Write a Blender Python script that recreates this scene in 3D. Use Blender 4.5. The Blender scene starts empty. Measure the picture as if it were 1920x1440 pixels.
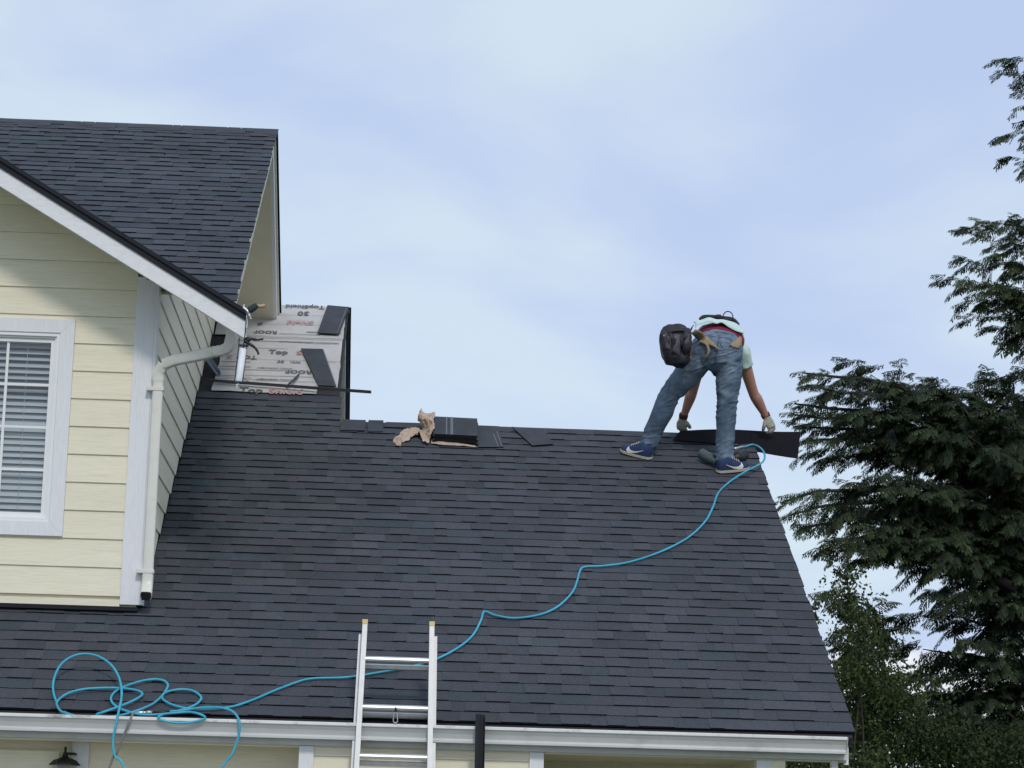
import bpy, bmesh, math, random
import numpy as np
from mathutils import Vector, Matrix, noise

rnd = random.Random(7)
scene = bpy.context.scene
COL = scene.collection

# ------------------------------------------------------------------ camera
F_PX = 4554.5                       # focal length in pixels of a 1920 px wide picture
CAM = Vector((-0.506, -14.933, -0.724))
C_R = Vector((0.99826607, -0.05279312, 0.02603348))
C_U = Vector((-0.03537927, -0.1846592, 0.98216561))
C_F = Vector((0.04704426, 0.98138365, 0.1862068))
cam_data = bpy.data.cameras.new('camera')
cam = bpy.data.objects.new('camera', cam_data)
COL.objects.link(cam)
cam.matrix_world = Matrix(((C_R.x, C_U.x, -C_F.x, CAM.x), (C_R.y, C_U.y, -C_F.y, CAM.y), (C_R.z, C_U.z, -C_F.z, CAM.z), (0, 0, 0, 1)))
cam_data.sensor_width = 36.0
cam_data.lens = F_PX * 36.0 / 1920.0
cam_data.clip_start = 0.1
cam_data.clip_end = 5000.0
scene.camera = cam

# ------------------------------------------------------------------ light
SUN_EL, SUN_AZ = math.radians(39), math.radians(171)      # azimuth clockwise from +Y: behind the camera, a little to the right
world = bpy.data.worlds.new('World')
scene.world = world
world.use_nodes = True
wn, wl = world.node_tree.nodes, world.node_tree.links
wn.clear()
w_out = wn.new('ShaderNodeOutputWorld')
w_bg = wn.new('ShaderNodeBackground')
sky = wn.new('ShaderNodeTexSky')
sky.sky_type = 'NISHITA'
sky.sun_disc = False
sky.sun_elevation = SUN_EL
sky.sun_rotation = SUN_AZ
sky.air_density = 1.0
sky.dust_density = 1.2
sky.ozone_density = 1.0
w_tc = wn.new('ShaderNodeTexCoord')
w_map = wn.new('ShaderNodeMapping')
w_map.inputs['Rotation'].default_value = (0.15, 0.42, 0.2)
w_map.inputs['Location'].default_value = (3.7, 1.0, 0.0)
w_map.inputs['Scale'].default_value = (2.4, 2.4, 6.5)
w_n = wn.new('ShaderNodeTexNoise')
w_n.inputs['Scale'].default_value = 1.9
w_n.inputs['Detail'].default_value = 7.0
w_n.inputs['Roughness'].default_value = 0.46
w_n.inputs['Distortion'].default_value = 0.35
w_ramp = wn.new('ShaderNodeMapRange')
w_ramp.interpolation_type = 'SMOOTHSTEP'
w_ramp.inputs['From Min'].default_value = 0.36
w_ramp.inputs['From Max'].default_value = 0.66
w_ramp.inputs['To Min'].default_value = 0.0
w_ramp.inputs['To Max'].default_value = 1.0
w_veil = wn.new('ShaderNodeMix')
w_veil.data_type = 'RGBA'
w_veil.inputs['A'].default_value = (5.1, 6.15, 8.6, 1)    # blue-lavender haze
w_veil.inputs['B'].default_value = (6.6, 7.75, 8.8, 1)     # thin bright veil of high cloud
w_mix = wn.new('ShaderNodeMix')
w_mix.data_type = 'RGBA'
w_mix.inputs['Factor'].default_value = 0.86
# low heaps of cumulus along the horizon, all the way round
w_sep = wn.new('ShaderNodeSeparateXYZ')
w_low = wn.new('ShaderNodeMapRange')
w_low.interpolation_type = 'SMOOTHSTEP'
w_low.inputs['From Min'].default_value = 0.030
w_low.inputs['From Max'].default_value = 0.135
w_low.inputs['To Min'].default_value = 0.27
w_low.inputs['To Max'].default_value = -0.30
w_map2 = wn.new('ShaderNodeMapping')
w_map2.inputs['Scale'].default_value = (9.0, 9.0, 14.0)
w_n2 = wn.new('ShaderNodeTexNoise')
w_n2.inputs['Scale'].default_value = 2.0
w_n2.inputs['Detail'].default_value = 6.0
w_n2.inputs['Roughness'].default_value = 0.55
w_add = wn.new('ShaderNodeMath'); w_add.operation = 'ADD'
w_cum = wn.new('ShaderNodeMapRange')
w_cum.interpolation_type = 'SMOOTHSTEP'
w_cum.inputs['From Min'].default_value = 0.50
w_cum.inputs['From Max'].default_value = 0.62
w_mix2 = wn.new('ShaderNodeMix')
w_mix2.data_type = 'RGBA'
w_mix2.inputs['B'].default_value = (7.9, 8.3, 8.9, 1)
wl.new(w_tc.outputs['Generated'], w_map.inputs['Vector'])
wl.new(w_map.outputs['Vector'], w_n.inputs['Vector'])
wl.new(w_n.outputs['Fac'], w_ramp.inputs['Value'])
wl.new(w_ramp.outputs['Result'], w_veil.inputs['Factor'])
wl.new(w_veil.outputs['Result'], w_mix.inputs['B'])
wl.new(sky.outputs['Color'], w_mix.inputs['A'])
wl.new(w_tc.outputs['Generated'], w_sep.inputs['Vector'])
wl.new(w_sep.outputs['Z'], w_low.inputs['Value'])
wl.new(w_tc.outputs['Generated'], w_map2.inputs['Vector'])
wl.new(w_map2.outputs['Vector'], w_n2.inputs['Vector'])
wl.new(w_n2.outputs['Fac'], w_add.inputs[0])
wl.new(w_low.outputs['Result'], w_add.inputs[1])
wl.new(w_add.outputs['Value'], w_cum.inputs['Value'])
wl.new(w_cum.outputs['Result'], w_mix2.inputs['Factor'])
wl.new(w_mix.outputs['Result'], w_mix2.inputs['A'])
wl.new(w_mix2.outputs['Result'], w_bg.inputs['Color'])
w_bg.inputs['Strength'].default_value = 0.1
wl.new(w_bg.outputs['Background'], w_out.inputs['Surface'])

sun_data = bpy.data.lights.new('sun', 'SUN')
sun_data.energy = 1.25
sun_data.angle = math.radians(8)
sun_data.color = (1.0, 0.955, 0.89)
sun = bpy.data.objects.new('sun', sun_data)
COL.objects.link(sun)
sun_dir = Vector((math.sin(SUN_AZ) * math.cos(SUN_EL), math.cos(SUN_AZ) * math.cos(SUN_EL), math.sin(SUN_EL)))
sun.rotation_euler = sun_dir.to_track_quat('Z', 'Y').to_euler()
sun.location = (4, -20, 20)

scene.view_settings.view_transform = 'Standard'
scene.view_settings.look = 'None'
scene.view_settings.exposure = 0.1
scene.view_settings.gamma = 1.0
scene.view_settings.use_curve_mapping = False

# ------------------------------------------------------------------ survey helpers
TA = 0.58248                          # pitch of the roofs
AL = math.atan(TA)
RN = Vector((0, -math.sin(AL), math.cos(AL)))     # normal of the front roof slope
RU = Vector((0, math.cos(AL), math.sin(AL)))      # up the slope
def sight(px, py):
    return C_F + C_R * ((px - 960) / F_PX) - C_U * ((py - 720) / F_PX)
def on(px, py, n, c):
    d = sight(px, py); n = Vector(n)
    return CAM + d * ((c - n.dot(CAM)) / n.dot(d))
def Rf(px, py, h=0.0):                # a point of the main roof slope (h above it)
    return on(px, py, RN, h)
def Py(px, py, y):
    return on(px, py, (0, 1, 0), y)
def Px(px, py, x):
    return on(px, py, (1, 0, 0), x)
def roof_pt(x, v, h=0.0):             # x along the eave, v up the slope
    return Vector((x, 0, 0)) + RU * v + RN * h

# ------------------------------------------------------------------ materials
def material(name, color, rough=0.7, var=0.0, scale=20.0, stretch=(1, 1, 1), bump=0.0, bump_scale=None, metal=0.0,
             attr=None, spec=0.4, color2=None, blotch=0.0, blotch_scale=2.0, dirt=None, dirt_scale=3.0, dirt_lo=0.55, coords='Object', trans=0.0, orand=0.0):
    m = bpy.data.materials.new(name)
    m.use_nodes = True
    n, l = m.node_tree.nodes, m.node_tree.links
    b = n['Principled BSDF']
    b.inputs['Roughness'].default_value = rough
    b.inputs['Metallic'].default_value = metal
    b.inputs['Specular IOR Level'].default_value = spec
    tc = n.new('ShaderNodeTexCoord')
    mp = n.new('ShaderNodeMapping')
    mp.inputs['Scale'].default_value = stretch
    if coords == 'World':
        geo = n.new('ShaderNodeNewGeometry')
        l.new(geo.outputs['Position'], mp.inputs['Vector'])
    else:
        l.new(tc.outputs['Object'], mp.inputs['Vector'])
    def tex(s, detail=4.0, rg=0.6):
        t = n.new('ShaderNodeTexNoise')
        t.inputs['Scale'].default_value = s
        t.inputs['Detail'].default_value = detail
        t.inputs['Roughness'].default_value = rg
        l.new(mp.outputs['Vector'], t.inputs['Vector'])
        return t
    if attr:
        a = n.new('ShaderNodeAttribute'); a.attribute_name = attr
        cur = a.outputs['Color']
    else:
        c = n.new('ShaderNodeRGB'); c.outputs[0].default_value = (*color, 1)
        cur = c.outputs[0]
    def mult(cur, src, lo, hi):
        r = n.new('ShaderNodeMapRange')
        r.inputs['From Min'].default_value = 0.3; r.inputs['From Max'].default_value = 0.7
        r.inputs['To Min'].default_value = lo; r.inputs['To Max'].default_value = hi
        l.new(src, r.inputs['Value'])
        x = n.new('ShaderNodeMix'); x.data_type = 'RGBA'; x.blend_type = 'MULTIPLY'
        x.inputs['Factor'].default_value = 1.0
        l.new(cur, x.inputs['A']); l.new(r.outputs['Result'], x.inputs['B'])
        return x.outputs['Result']
    if orand:
        oi = n.new('ShaderNodeObjectInfo'); r = n.new('ShaderNodeMapRange')
        r.inputs['To Min'].default_value = 1 - orand; r.inputs['To Max'].default_value = 1 + orand
        l.new(oi.outputs['Random'], r.inputs['Value'])
        x = n.new('ShaderNodeMix'); x.data_type = 'RGBA'; x.blend_type = 'MULTIPLY'; x.inputs['Factor'].default_value = 1.0
        l.new(cur, x.inputs['A']); l.new(r.outputs['Result'], x.inputs['B']); cur = x.outputs['Result']
    t1 = None
    if var or bump or color2:
        t1 = tex(scale)
    if color2:
        r = n.new('ShaderNodeMapRange')
        r.inputs['From Min'].default_value = 0.35; r.inputs['From Max'].default_value = 0.65
        l.new(t1.outputs['Fac'], r.inputs['Value'])
        x = n.new('ShaderNodeMix'); x.data_type = 'RGBA'
        l.new(r.outputs['Result'], x.inputs['Factor']); l.new(cur, x.inputs['A'])
        x.inputs['B'].default_value = (*color2, 1)
        cur = x.outputs['Result']
    if var:
        cur = mult(cur, t1.outputs['Fac'], 1 - var, 1 + var)
    if blotch:
        cur = mult(cur, tex(blotch_scale, 3.0).outputs['Fac'], 1 - blotch, 1 + blotch)
    if dirt:
        t = tex(dirt_scale, 6.0, 0.7)
        r = n.new('ShaderNodeMapRange')
        r.inputs['From Min'].default_value = dirt_lo; r.inputs['From Max'].default_value = dirt_lo + 0.22
        l.new(t.outputs['Fac'], r.inputs['Value'])
        x = n.new('ShaderNodeMix'); x.data_type = 'RGBA'
        l.new(r.outputs['Result'], x.inputs['Factor']); l.new(cur, x.inputs['A'])
        x.inputs['B'].default_value = (*dirt, 1)
        cur = x.outputs['Result']
    l.new(cur, b.inputs['Base Color'])
    if bump:
        bs = t1 if bump_scale is None else tex(bump_scale)
        bp = n.new('ShaderNodeBump')
        bp.inputs['Strength'].default_value = bump
        bp.inputs['Distance'].default_value = 0.004
        l.new(bs.outputs['Fac'], bp.inputs['Height'])
        l.new(bp.outputs['Normal'], b.inputs['Normal'])
    if trans:
        b.inputs['Subsurface Weight'].default_value = trans
        b.inputs['Subsurface Radius'].default_value = (0.02, 0.02, 0.01)
    return m

M = {}
M['granule'] = material('shingle_granules', (0.05, 0.055, 0.07), 0.92, var=0.30, scale=85, bump=0.35, attr='tint', spec=0.25, blotch=0.12, blotch_scale=0.8, coords='World')
M['asphalt'] = material('asphalt_edge', (0.010, 0.011, 0.014), 0.95, spec=0.12, var=0.2, scale=60)
M['back'] = material('shingle_back', (0.010, 0.010, 0.013), 0.95, spec=0.10, var=0.25, scale=40, bump=0.2)
M['cap'] = material('cap_shingle', (0.056, 0.063, 0.075), 0.92, var=0.28, scale=190, bump=0.3, blotch=0.15, blotch_scale=6, spec=0.25, coords='World')
M['deck'] = material('roof_deck', (0.03, 0.03, 0.035), 0.9, var=0.2, scale=20)
M['cream'] = material('cream_siding_paint', (0.81, 0.755, 0.59), 0.55, orand=0.025, var=0.05, scale=14, stretch=(0.6, 0.6, 9), dirt=(0.68, 0.635, 0.50), dirt_scale=5, bump=0.4, bump_scale=16, blotch=0.04, blotch_scale=1.3, coords='World', spec=0.3)
M['cream_side'] = M['cream']
M['soffit'] = material('cream_soffit_paint', (0.74, 0.69, 0.54), 0.6, var=0.03, scale=6, spec=0.3)
M['trim'] = material('white_trim_paint', (0.76, 0.77, 0.79), 0.5, var=0.05, scale=12, stretch=(9, 9, 0.7), bump=0.35, bump_scale=18, spec=0.35, coords='World', dirt=(0.62, 0.62, 0.61), dirt_scale=5, dirt_lo=0.58)
M['barge'] = material('white_barge_paint', (0.76, 0.76, 0.77), 0.55, var=0.06, scale=24, stretch=(1, 1, 3), bump=0.3, spec=0.3, coords='World', dirt=(0.6, 0.59, 0.57), dirt_scale=7, dirt_lo=0.56)
M['vinyl'] = material('white_vinyl', (0.80, 0.81, 0.81), 0.35, var=0.02, scale=8, spec=0.5)
M['gutter'] = material('white_gutter_metal', (0.56, 0.57, 0.56), 0.38, var=0.05, scale=5, spec=0.5, dirt=(0.42, 0.42, 0.38), dirt_scale=3.2, dirt_lo=0.56, coords='World')
M['gutter_lip'] = material('weathered_gutter_lip', (0.74, 0.74, 0.72), 0.45, var=0.06, scale=30, dirt=(0.20, 0.19, 0.16), dirt_scale=14, dirt_lo=0.53, stretch=(0.5, 1, 1), coords='World')
M['spout'] = material('cream_downspout_metal', (0.72, 0.71, 0.645), 0.35, var=0.05, scale=9, spec=0.5, dirt=(0.5, 0.48, 0.42), dirt_scale=6, dirt_lo=0.58, coords='World')
M['blackmetal'] = material('black_drip_edge_metal', (0.012, 0.014, 0.020), 0.6, var=0.1, scale=12, spec=0.2)
M['darkvoid'] = material('dark_interior', (0.01, 0.01, 0.012), 0.9)  # near-black colour stands in for the dark of unlit hollows
M['glass'] = None
M['slat'] = material('white_blind_slat', (0.60, 0.63, 0.65), 0.5, var=0.03, scale=5)
M['porch'] = M['cream']
M['felt'] = material('grey_roofing_underlayment', (0.49, 0.475, 0.465), 0.75, var=0.05, scale=30, bump=0.25, bump_scale=9, blotch=0.10, blotch_scale=2.5, spec=0.25)
M['ink_black'] = material('black_ink', (0.11, 0.107, 0.108), 0.8, var=0.2, scale=40)
M['ink_red'] = material('red_ink', (0.47, 0.29, 0.28), 0.8, var=0.12, scale=40)
M['grass'] = material('lawn', (0.05, 0.085, 0.025), 0.95, var=0.4, scale=6, blotch=0.2, blotch_scale=0.3)
M['concrete'] = material('driveway_concrete', (0.36, 0.35, 0.33), 0.9, var=0.08, scale=8, blotch=0.08, blotch_scale=0.6)
g = bpy.data.materials.new('window_glass'); g.use_nodes = True
gn, gl = g.node_tree.nodes, g.node_tree.links
gn.clear()
go = gn.new('ShaderNodeOutputMaterial'); gm = gn.new('ShaderNodeMixShader'); gt = gn.new('ShaderNodeBsdfTransparent'); gg = gn.new('ShaderNodeBsdfGlossy')
gf = gn.new('ShaderNodeLayerWeight'); gf.inputs['Blend'].default_value = 0.25
gq = gn.new('ShaderNodeMapRange'); gq.inputs['To Min'].default_value = 0.10; gq.inputs['To Max'].default_value = 0.8; gl.new(gf.outputs['Facing'], gq.inputs['Value'])
gt.inputs['Color'].default_value = (0.86, 0.90, 0.92, 1); gg.inputs['Roughness'].default_value = 0.02
gl.new(gq.outputs['Result'], gm.inputs['Fac']); gl.new(gt.outputs['BSDF'], gm.inputs[1]); gl.new(gg.outputs['BSDF'], gm.inputs[2])
gl.new(gm.outputs['Shader'], go.inputs['Surface'])
M['glass'] = g

# ------------------------------------------------------------------ mesh helpers
class MB:
    def __init__(self):
        self.v, self.f, self.mi, self.tint, self.sm = [], [], [], [], []
    def add(self, verts, faces, mi=0, tint=None, smooth=False):
        o = len(self.v)
        self.v += [tuple(p) for p in verts]
        self.f += [tuple(i + o for i in q) for q in faces]
        self.mi += ([mi] * len(faces)) if isinstance(mi, int) else list(mi)
        self.sm += [smooth] * len(faces)
        self.tint += [tint or (1, 1, 1)] * len(verts)
        return self
    def box(self, lo, hi, mi=0):
        x0, y0, z0 = lo; x1, y1, z1 = hi
        self.add([(x0, y0, z0), (x1, y0, z0), (x1, y1, z0), (x0, y1, z0), (x0, y0, z1), (x1, y0, z1), (x1, y1, z1), (x0, y1, z1)],
                 [(0, 3, 2, 1), (4, 5, 6, 7), (0, 1, 5, 4), (1, 2, 6, 5), (2, 3, 7, 6), (3, 0, 4, 7)], mi)
        return self
    def obox(self, c, ax, ay, az, mi=0):                  # centre and three half-axis vectors
        c, ax, ay, az = Vector(c), Vector(ax), Vector(ay), Vector(az)
        vs = [c + sx * ax + sy * ay + sz * az for sz in (-1, 1) for sx, sy in ((-1, -1), (1, -1), (1, 1), (-1, 1))]
        self.add(vs, [(0, 3, 2, 1), (4, 5, 6, 7), (0, 1, 5, 4), (1, 2, 6, 5), (2, 3, 7, 6), (3, 0, 4, 7)], mi)
        return self
    def bar(self, a, b, w, h, up=(0, 0, 1), mi=0):
        a, b = Vector(a), Vector(b); t = (b - a).normalized(); up = Vector(up)
        s = t.cross(up).normalized(); u = s.cross(t).normalized()
        return self.obox((a + b) / 2, (b - a) / 2, s * (w / 2), u * (h / 2), mi)
    def prism(self, poly, d, mi=0):                       # planar polygon (3-D points) pushed along d
        d = Vector(d); n = len(poly); poly = [Vector(p) for p in poly]
        vs = poly + [p + d for p in poly]
        self.add(vs, [tuple(range(n))[::-1], tuple(range(n, 2 * n))] + [(i, (i + 1) % n, n + (i + 1) % n, n + i) for i in range(n)], mi)
        return self
    def tube(self, pts, r, seg=8, mi=0, caps=True, smooth=True, flat=None):
        pts = [Vector(p) for p in pts]; n = len(pts)
        rr = r if isinstance(r, (list, tuple)) else [r] * n
        prev = None; vs = []; fs = []
        for i, p in enumerate(pts):
            t = (pts[min(i + 1, n - 1)] - pts[max(i - 1, 0)])
            t = t.normalized() if t.length > 1e-9 else Vector((0, 0, 1))
            if prev is None:
                a = Vector((0, 0, 1)) if abs(t.z) < 0.9 else Vector((1, 0, 0))
                u = (a - t * a.dot(t)).normalized()
            else:
                u = (prev - t * prev.dot(t))
                u = u.normalized() if u.length > 1e-6 else t.orthogonal().normalized()
            prev = u; s = t.cross(u)
            for k in range(seg):
                an = 2 * math.pi * k / seg
                ru, rs = (rr[i], rr[i]) if flat is None else (rr[i] * flat[0], rr[i] * flat[1])
                vs.append(p + u * (math.cos(an) * ru) + s * (math.sin(an) * rs))
        for i in range(n - 1):
            for k in range(seg):
                fs.append((i * seg + k, i * seg + (k + 1) % seg, (i + 1) * seg + (k + 1) % seg, (i + 1) * seg + k))
        if caps:
            fs.append(tuple(range(seg))[::-1]); fs.append(tuple((n - 1) * seg + k for k in range(seg)))
        self.add(vs, fs, mi, smooth=smooth)
        return self
    def mesh(self, name, mats, use_tint=False):
        me = bpy.data.meshes.new(name)
        me.from_pydata(self.v, [], self.f)
        for m in (mats if isinstance(mats, (list, tuple)) else [mats]):
            me.materials.append(m)
        me.polygons.foreach_set('material_index', self.mi)
        me.polygons.foreach_set('use_smooth', self.sm)
        if use_tint:
            at = me.attributes.new('tint', 'FLOAT_COLOR', 'POINT')
            at.data.foreach_set('color', np.array([(*t, 1.0) for t in self.tint], dtype=np.float32).ravel())
        me.update()
        return me
    def build(self, name, mats, parent=None, use_tint=False, bevel=0.0):
        me = self.mesh(name, mats, use_tint)
        if bevel:
            bm = bmesh.new(); bm.from_mesh(me)
            bmesh.ops.bevel(bm, geom=[e for e in bm.edges if e.calc_face_angle(0) > 0.6], offset=bevel, segments=2, affect='EDGES', profile=0.6)
            bm.to_mesh(me); bm.free()
        return link(name, me, parent)
def link(name, me, parent=None):
    o = bpy.data.objects.new(name, me)
    COL.objects.link(o)
    if parent is not None:
        o.parent = parent
        o.matrix_parent_inverse = parent.matrix_world.inverted() if parent.type != 'EMPTY' or parent.parent is None else parent.matrix_world.inverted()
    return o
def empty(name, loc=(0, 0, 0)):
    o = bpy.data.objects.new(name, None)
    o.empty_display_size = 0.1
    COL.objects.link(o)
    o.location = loc
    o.matrix_world = Matrix.Translation(loc)
    return o
def tag(o, label=None, cat=None, group=None, kind=None):
    if label: o['label'] = label
    if cat: o['category'] = cat
    if group: o['group'] = group
    if kind: o['kind'] = kind
    return o
def clip(poly, a, b, c):                                   # keep a*x + b*y <= c of a 2-D polygon
    out = []
    for i, p in enumerate(poly):
        q = poly[(i + 1) % len(poly)]
        dp, dq = a * p[0] + b * p[1] - c, a * q[0] + b * q[1] - c
        if dp <= 0: out.append(p)
        if (dp < 0 < dq) or (dq < 0 < dp):
            t = dp / (dp - dq)
            out.append((p[0] + (q[0] - p[0]) * t, p[1] + (q[1] - p[1]) * t))
    return out
def crom(pts, n=8):                                        # Catmull-Rom through points
    pts = [Vector(p) for p in pts]; out = []
    for i in range(len(pts) - 1):
        p0, p1, p2, p3 = pts[max(i - 1, 0)], pts[i], pts[i + 1], pts[min(i + 2, len(pts) - 1)]
        for k in range(n):
            t = k / n
            out.append(0.5 * ((2 * p1) + (p2 - p0) * t + (2 * p0 - 5 * p1 + 4 * p2 - p3) * t * t + (3 * p1 - p0 - 3 * p2 + p3) * t ** 3))
    out.append(pts[-1])
    return out
# ================================================================== the setting
GZ = -2.36
gb = MB(); gb.add([(-900, -900, GZ), (900, -900, GZ), (900, 2500, GZ), (-900, 2500, GZ)], [(0, 1, 2, 3)])
tag(gb.build('ground', M['grass']), kind='structure')
db = MB(); db.box((-4.2, -26, GZ - 0.1), (1.2, -0.2, GZ + 0.02))
tag(db.build('driveway', M['concrete'], bevel=0.01), kind='structure')

# ================================================================== the house
XW, YF = -2.1616, 1.2313              # right side wall, front wall of the upper storey
XR = 2.372                            # right rake of the low roof
R1, R2 = 4.4689, 7.0643               # depth of the low ridge and of the higher ridge behind it
XS = -0.972                           # right rake of the higher part
EXP = R1 / math.cos(AL) / 38          # shingle exposure
XU, EYU, EZU = -1.60, 0.72, 2.69      # upper roof: rake, eave depth and height
RYU, RZU = 4.905, 5.135               # upper ridge
TU = (RZU - EZU) / (RYU - EYU)
XL = -6.3                             # house's left end
GXM = -3.9                            # ridge of the front gable
BYE = EYU                             # plane of the barge boards
bx_end, bz_end = -1.518, 2.482        # lower end of the barge (bottom edge)
house = empty('house', (0, 0, GZ))
tag(house, 'cream sided house with dark shingle roofs being re-roofed', 'house')

def slab(name, pts, thick, mat, parent=house):
    pts = [Vector(p) for p in pts]
    n = (pts[1] - pts[0]).cross(pts[2] - pts[0]).normalized()
    return MB().prism(pts, -n * thick).build(name, mat, parent)

ZR1, ZR2 = TA * R1, TA * R2
def mr(x, y, dz=-0.016): return (x, y, TA * y + dz)
main_roof = slab('main_roof', [mr(XL, -0.02), mr(XR - 0.012, -0.02), mr(XR - 0.012, R1), mr(XS - 0.012, R1), mr(XS - 0.012, R2), mr(XL, R2)], 0.05, M['deck'])
def back(x, y, r, zr, dz=-0.016): return (x, y, zr - (y - r) * TA + dz)
slab('rear_roof', [back(XS + 0.012, R1, R1, ZR1), back(XR - 0.012, R1, R1, ZR1), back(XR - 0.012, 9, R1, ZR1), back(XS + 0.012, 9, R1, ZR1)], 0.05, M['cap'])
slab('rear_roof', [back(XL, R2, R2, ZR2), back(XS, R2, R2, ZR2), back(XS, 13, R2, ZR2), back(XL, 13, R2, ZR2)], 0.05, M['cap'])

# ---- shingles: laminated strips with raised teeth, every visible tooth its own piece on the near courses
TINTS = [(0.059, 0.064, 0.077), (0.052, 0.061, 0.073), (0.061, 0.063, 0.076), (0.049, 0.054, 0.064), (0.064, 0.069, 0.081), (0.051, 0.063, 0.074), (0.058, 0.059, 0.071), (0.053, 0.058, 0.069)]
TOOTH = [0.085, 0.105, 0.125, 0.15, 0.18, 0.22]
_sh = {}
THI, TLO = 0.0125, 0.0074
def tooth_geo(w, thick, slant, ln=EXP + 0.035):
    # local: x along course, y up slope, z off the slope
    a = 0.5 * w; s = slant
    v = [(-a, 0, 0), (a, 0, 0), (a - s, ln, -0.004), (-a + s, ln, -0.004), (-a, 0, thick), (a, 0, thick), (a - s, ln, 0.0015), (-a + s, ln, 0.0015)]
    f = [(4, 5, 6, 7), (0, 1, 5, 4), (1, 2, 6, 5), (3, 0, 4, 7)]
    return v, f, [0, 1, 0, 0]
def tooth_mesh(w, hi, sl, ti):
    k = (w, hi, sl, ti)
    if k not in _sh:
        b = MB(); v, f, mi = tooth_geo(w + 0.003, THI if hi else TLO, 0.010 if sl and hi else 0.0)
        b.add(v, f, mi, TINTS[ti]); _sh[k] = b.mesh('shingle', [M['granule'], M['asphalt']], True)
    return _sh[k]
def lay(origin, up, nrm, n_course, xr_fn, keep, seed, exp=EXP, v0=0.0, edge_jit=0.012):
    """rows of shingle teeth; yields (matrix-columns, piece) for each"""
    r = random.Random(seed); out = []
    tint_bias = 0
    for c in range(n_course):
        x0, x1 = xr_fn(c)
        x = x0 - r.uniform(0, 0.2); hi = r.random() < 0.5
        wob = r.uniform(0, 6.28)
        if r.random() < 0.35: tint_bias = r.choice([0, 1, 2, 5])
        run = r.choice(range(8))
        while x < x1:
            w = r.choice(TOOTH)
            if r.random() < 0.5: run = r.choice(range(8)) if r.random() < 0.7 else tint_bias
            xe = min(x + w, x1 + r.uniform(0, edge_jit))
            if x1 - xe < 0.05: xe = x1 + r.uniform(0, edge_jit)
            xs = max(x, x0)
            if xe - xs > 0.015:
                xm = (xs + xe) / 2
                v = v0 + c * exp + 0.0022 * math.sin(xm * 2.3 + wob) + r.uniform(-0.0012, 0.0012)
                if keep(xm, v, c):
                    ti = run if not hi else r.choice([run, 4, 0])
                    out.append((xm, v, xe - xs, hi, r.random() < 0.35, ti, r.uniform(-0.004, 0.004), c))
            hi = (not hi) if r.random() < 0.8 else hi
            x = xe
    return out
def shingle_block(pieces, org, up, nrm, name, parent, kind='stuff', top=(), strips=(), cast=(1, 1, 1)):
    b = MB()
    for c, x0, x1 in strips:                       # the lower layer of each course, under the teeth
        v = c * EXP + 0.003; x = x0
        while x < x1 - 0.01:
            xe = min(x + 1.0, x1); ln = EXP - 0.006 if c in top else EXP + 0.02
            g, f, mi = tooth_geo(xe - x, TLO - 0.0015, 0.0, ln)
            b.add([org + Vector((p[0] + (x + xe) / 2, 0, 0)) + up * (v + p[1]) + nrm * p[2] for p in g], f, mi, TINTS[(c * 3 + int(x * 7)) % 8])
            x = xe
    for xm, v, w, hi, sl, ti, rot, c in pieces:
        g, f, mi = tooth_geo(w + 0.003, THI if hi else TLO, 0.010 if sl and hi else 0.0, EXP - 0.004 if c in top else EXP + 0.035)
        cs, sn = math.cos(rot), math.sin(rot)
        vs = [org + Vector(((p[0] * cs - p[1] * sn) + xm, 0, 0)) + up * (v + p[1] * cs + p[0] * sn) + nrm * p[2] for p in g]
        k = 1.0 + 0.10 * math.sin(xm * 51.3 + v * 87.1)
        b.add(vs, f, mi, tuple(t * k * q for t, q in zip(TINTS[ti], cast)))
    o = b.build(name, [M['granule'], M['asphalt']], parent, True)
    o['kind'] = kind
    return o
def xr_main(c):
    y = c * EXP * math.cos(AL)
    return (XL if y < YF + 0.05 else XW + 0.01, XR)
main_p = lay(None, RU, RN, 38, xr_main, lambda x, v, c: True, 3)
main_p += [(p[0], p[1], p[2], p[3], p[4], p[5], p[6], 38 + p[7]) for p in
           lay(None, RU, RN, 4, lambda c: (XW + 0.01, XS), lambda x, v, c: True, 5, v0=38 * EXP)]
# the near ones in view become single pieces
cand = [p for p in main_p if p[0] > -3.15 and p[7] < 10]
cand.sort(key=lambda p: (p[7], p[0]))
single = cand[:300]
sset = set(id(p) for p in single)
for p in single:
    xm, v, w, hi, sl, ti, rot, c = p
    wq = min(TOOTH, key=lambda t: abs(t - w))
    o = bpy.data.objects.new('shingle', tooth_mesh(wq, hi, sl, ti))
    COL.objects.link(o)
    o.parent = main_roof
    ex = Vector((1, 0, 0)); mt = Matrix(((1, 0, 0, 0), (0, RU.y, RN.y, 0), (0, RU.z, RN.z, 0), (0, 0, 0, 1)))
    o.matrix_parent_inverse = main_roof.matrix_world.inverted()
    o.matrix_world = Matrix.Translation(roof_pt(xm, v)) @ mt @ Matrix.Rotation(rot, 4, 'Z') @ Matrix.Diagonal((w / wq, 1, 1, 1))
shingle_block([p for p in main_p if id(p) not in sset], Vector((0, 0, 0)), RU, RN, 'shingle_courses', main_roof, top=(37,), strips=[(c, *xr_main(c)) for c in range(38)] + [(38 + c, XW + 0.01, XS) for c in range(4)])

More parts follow.
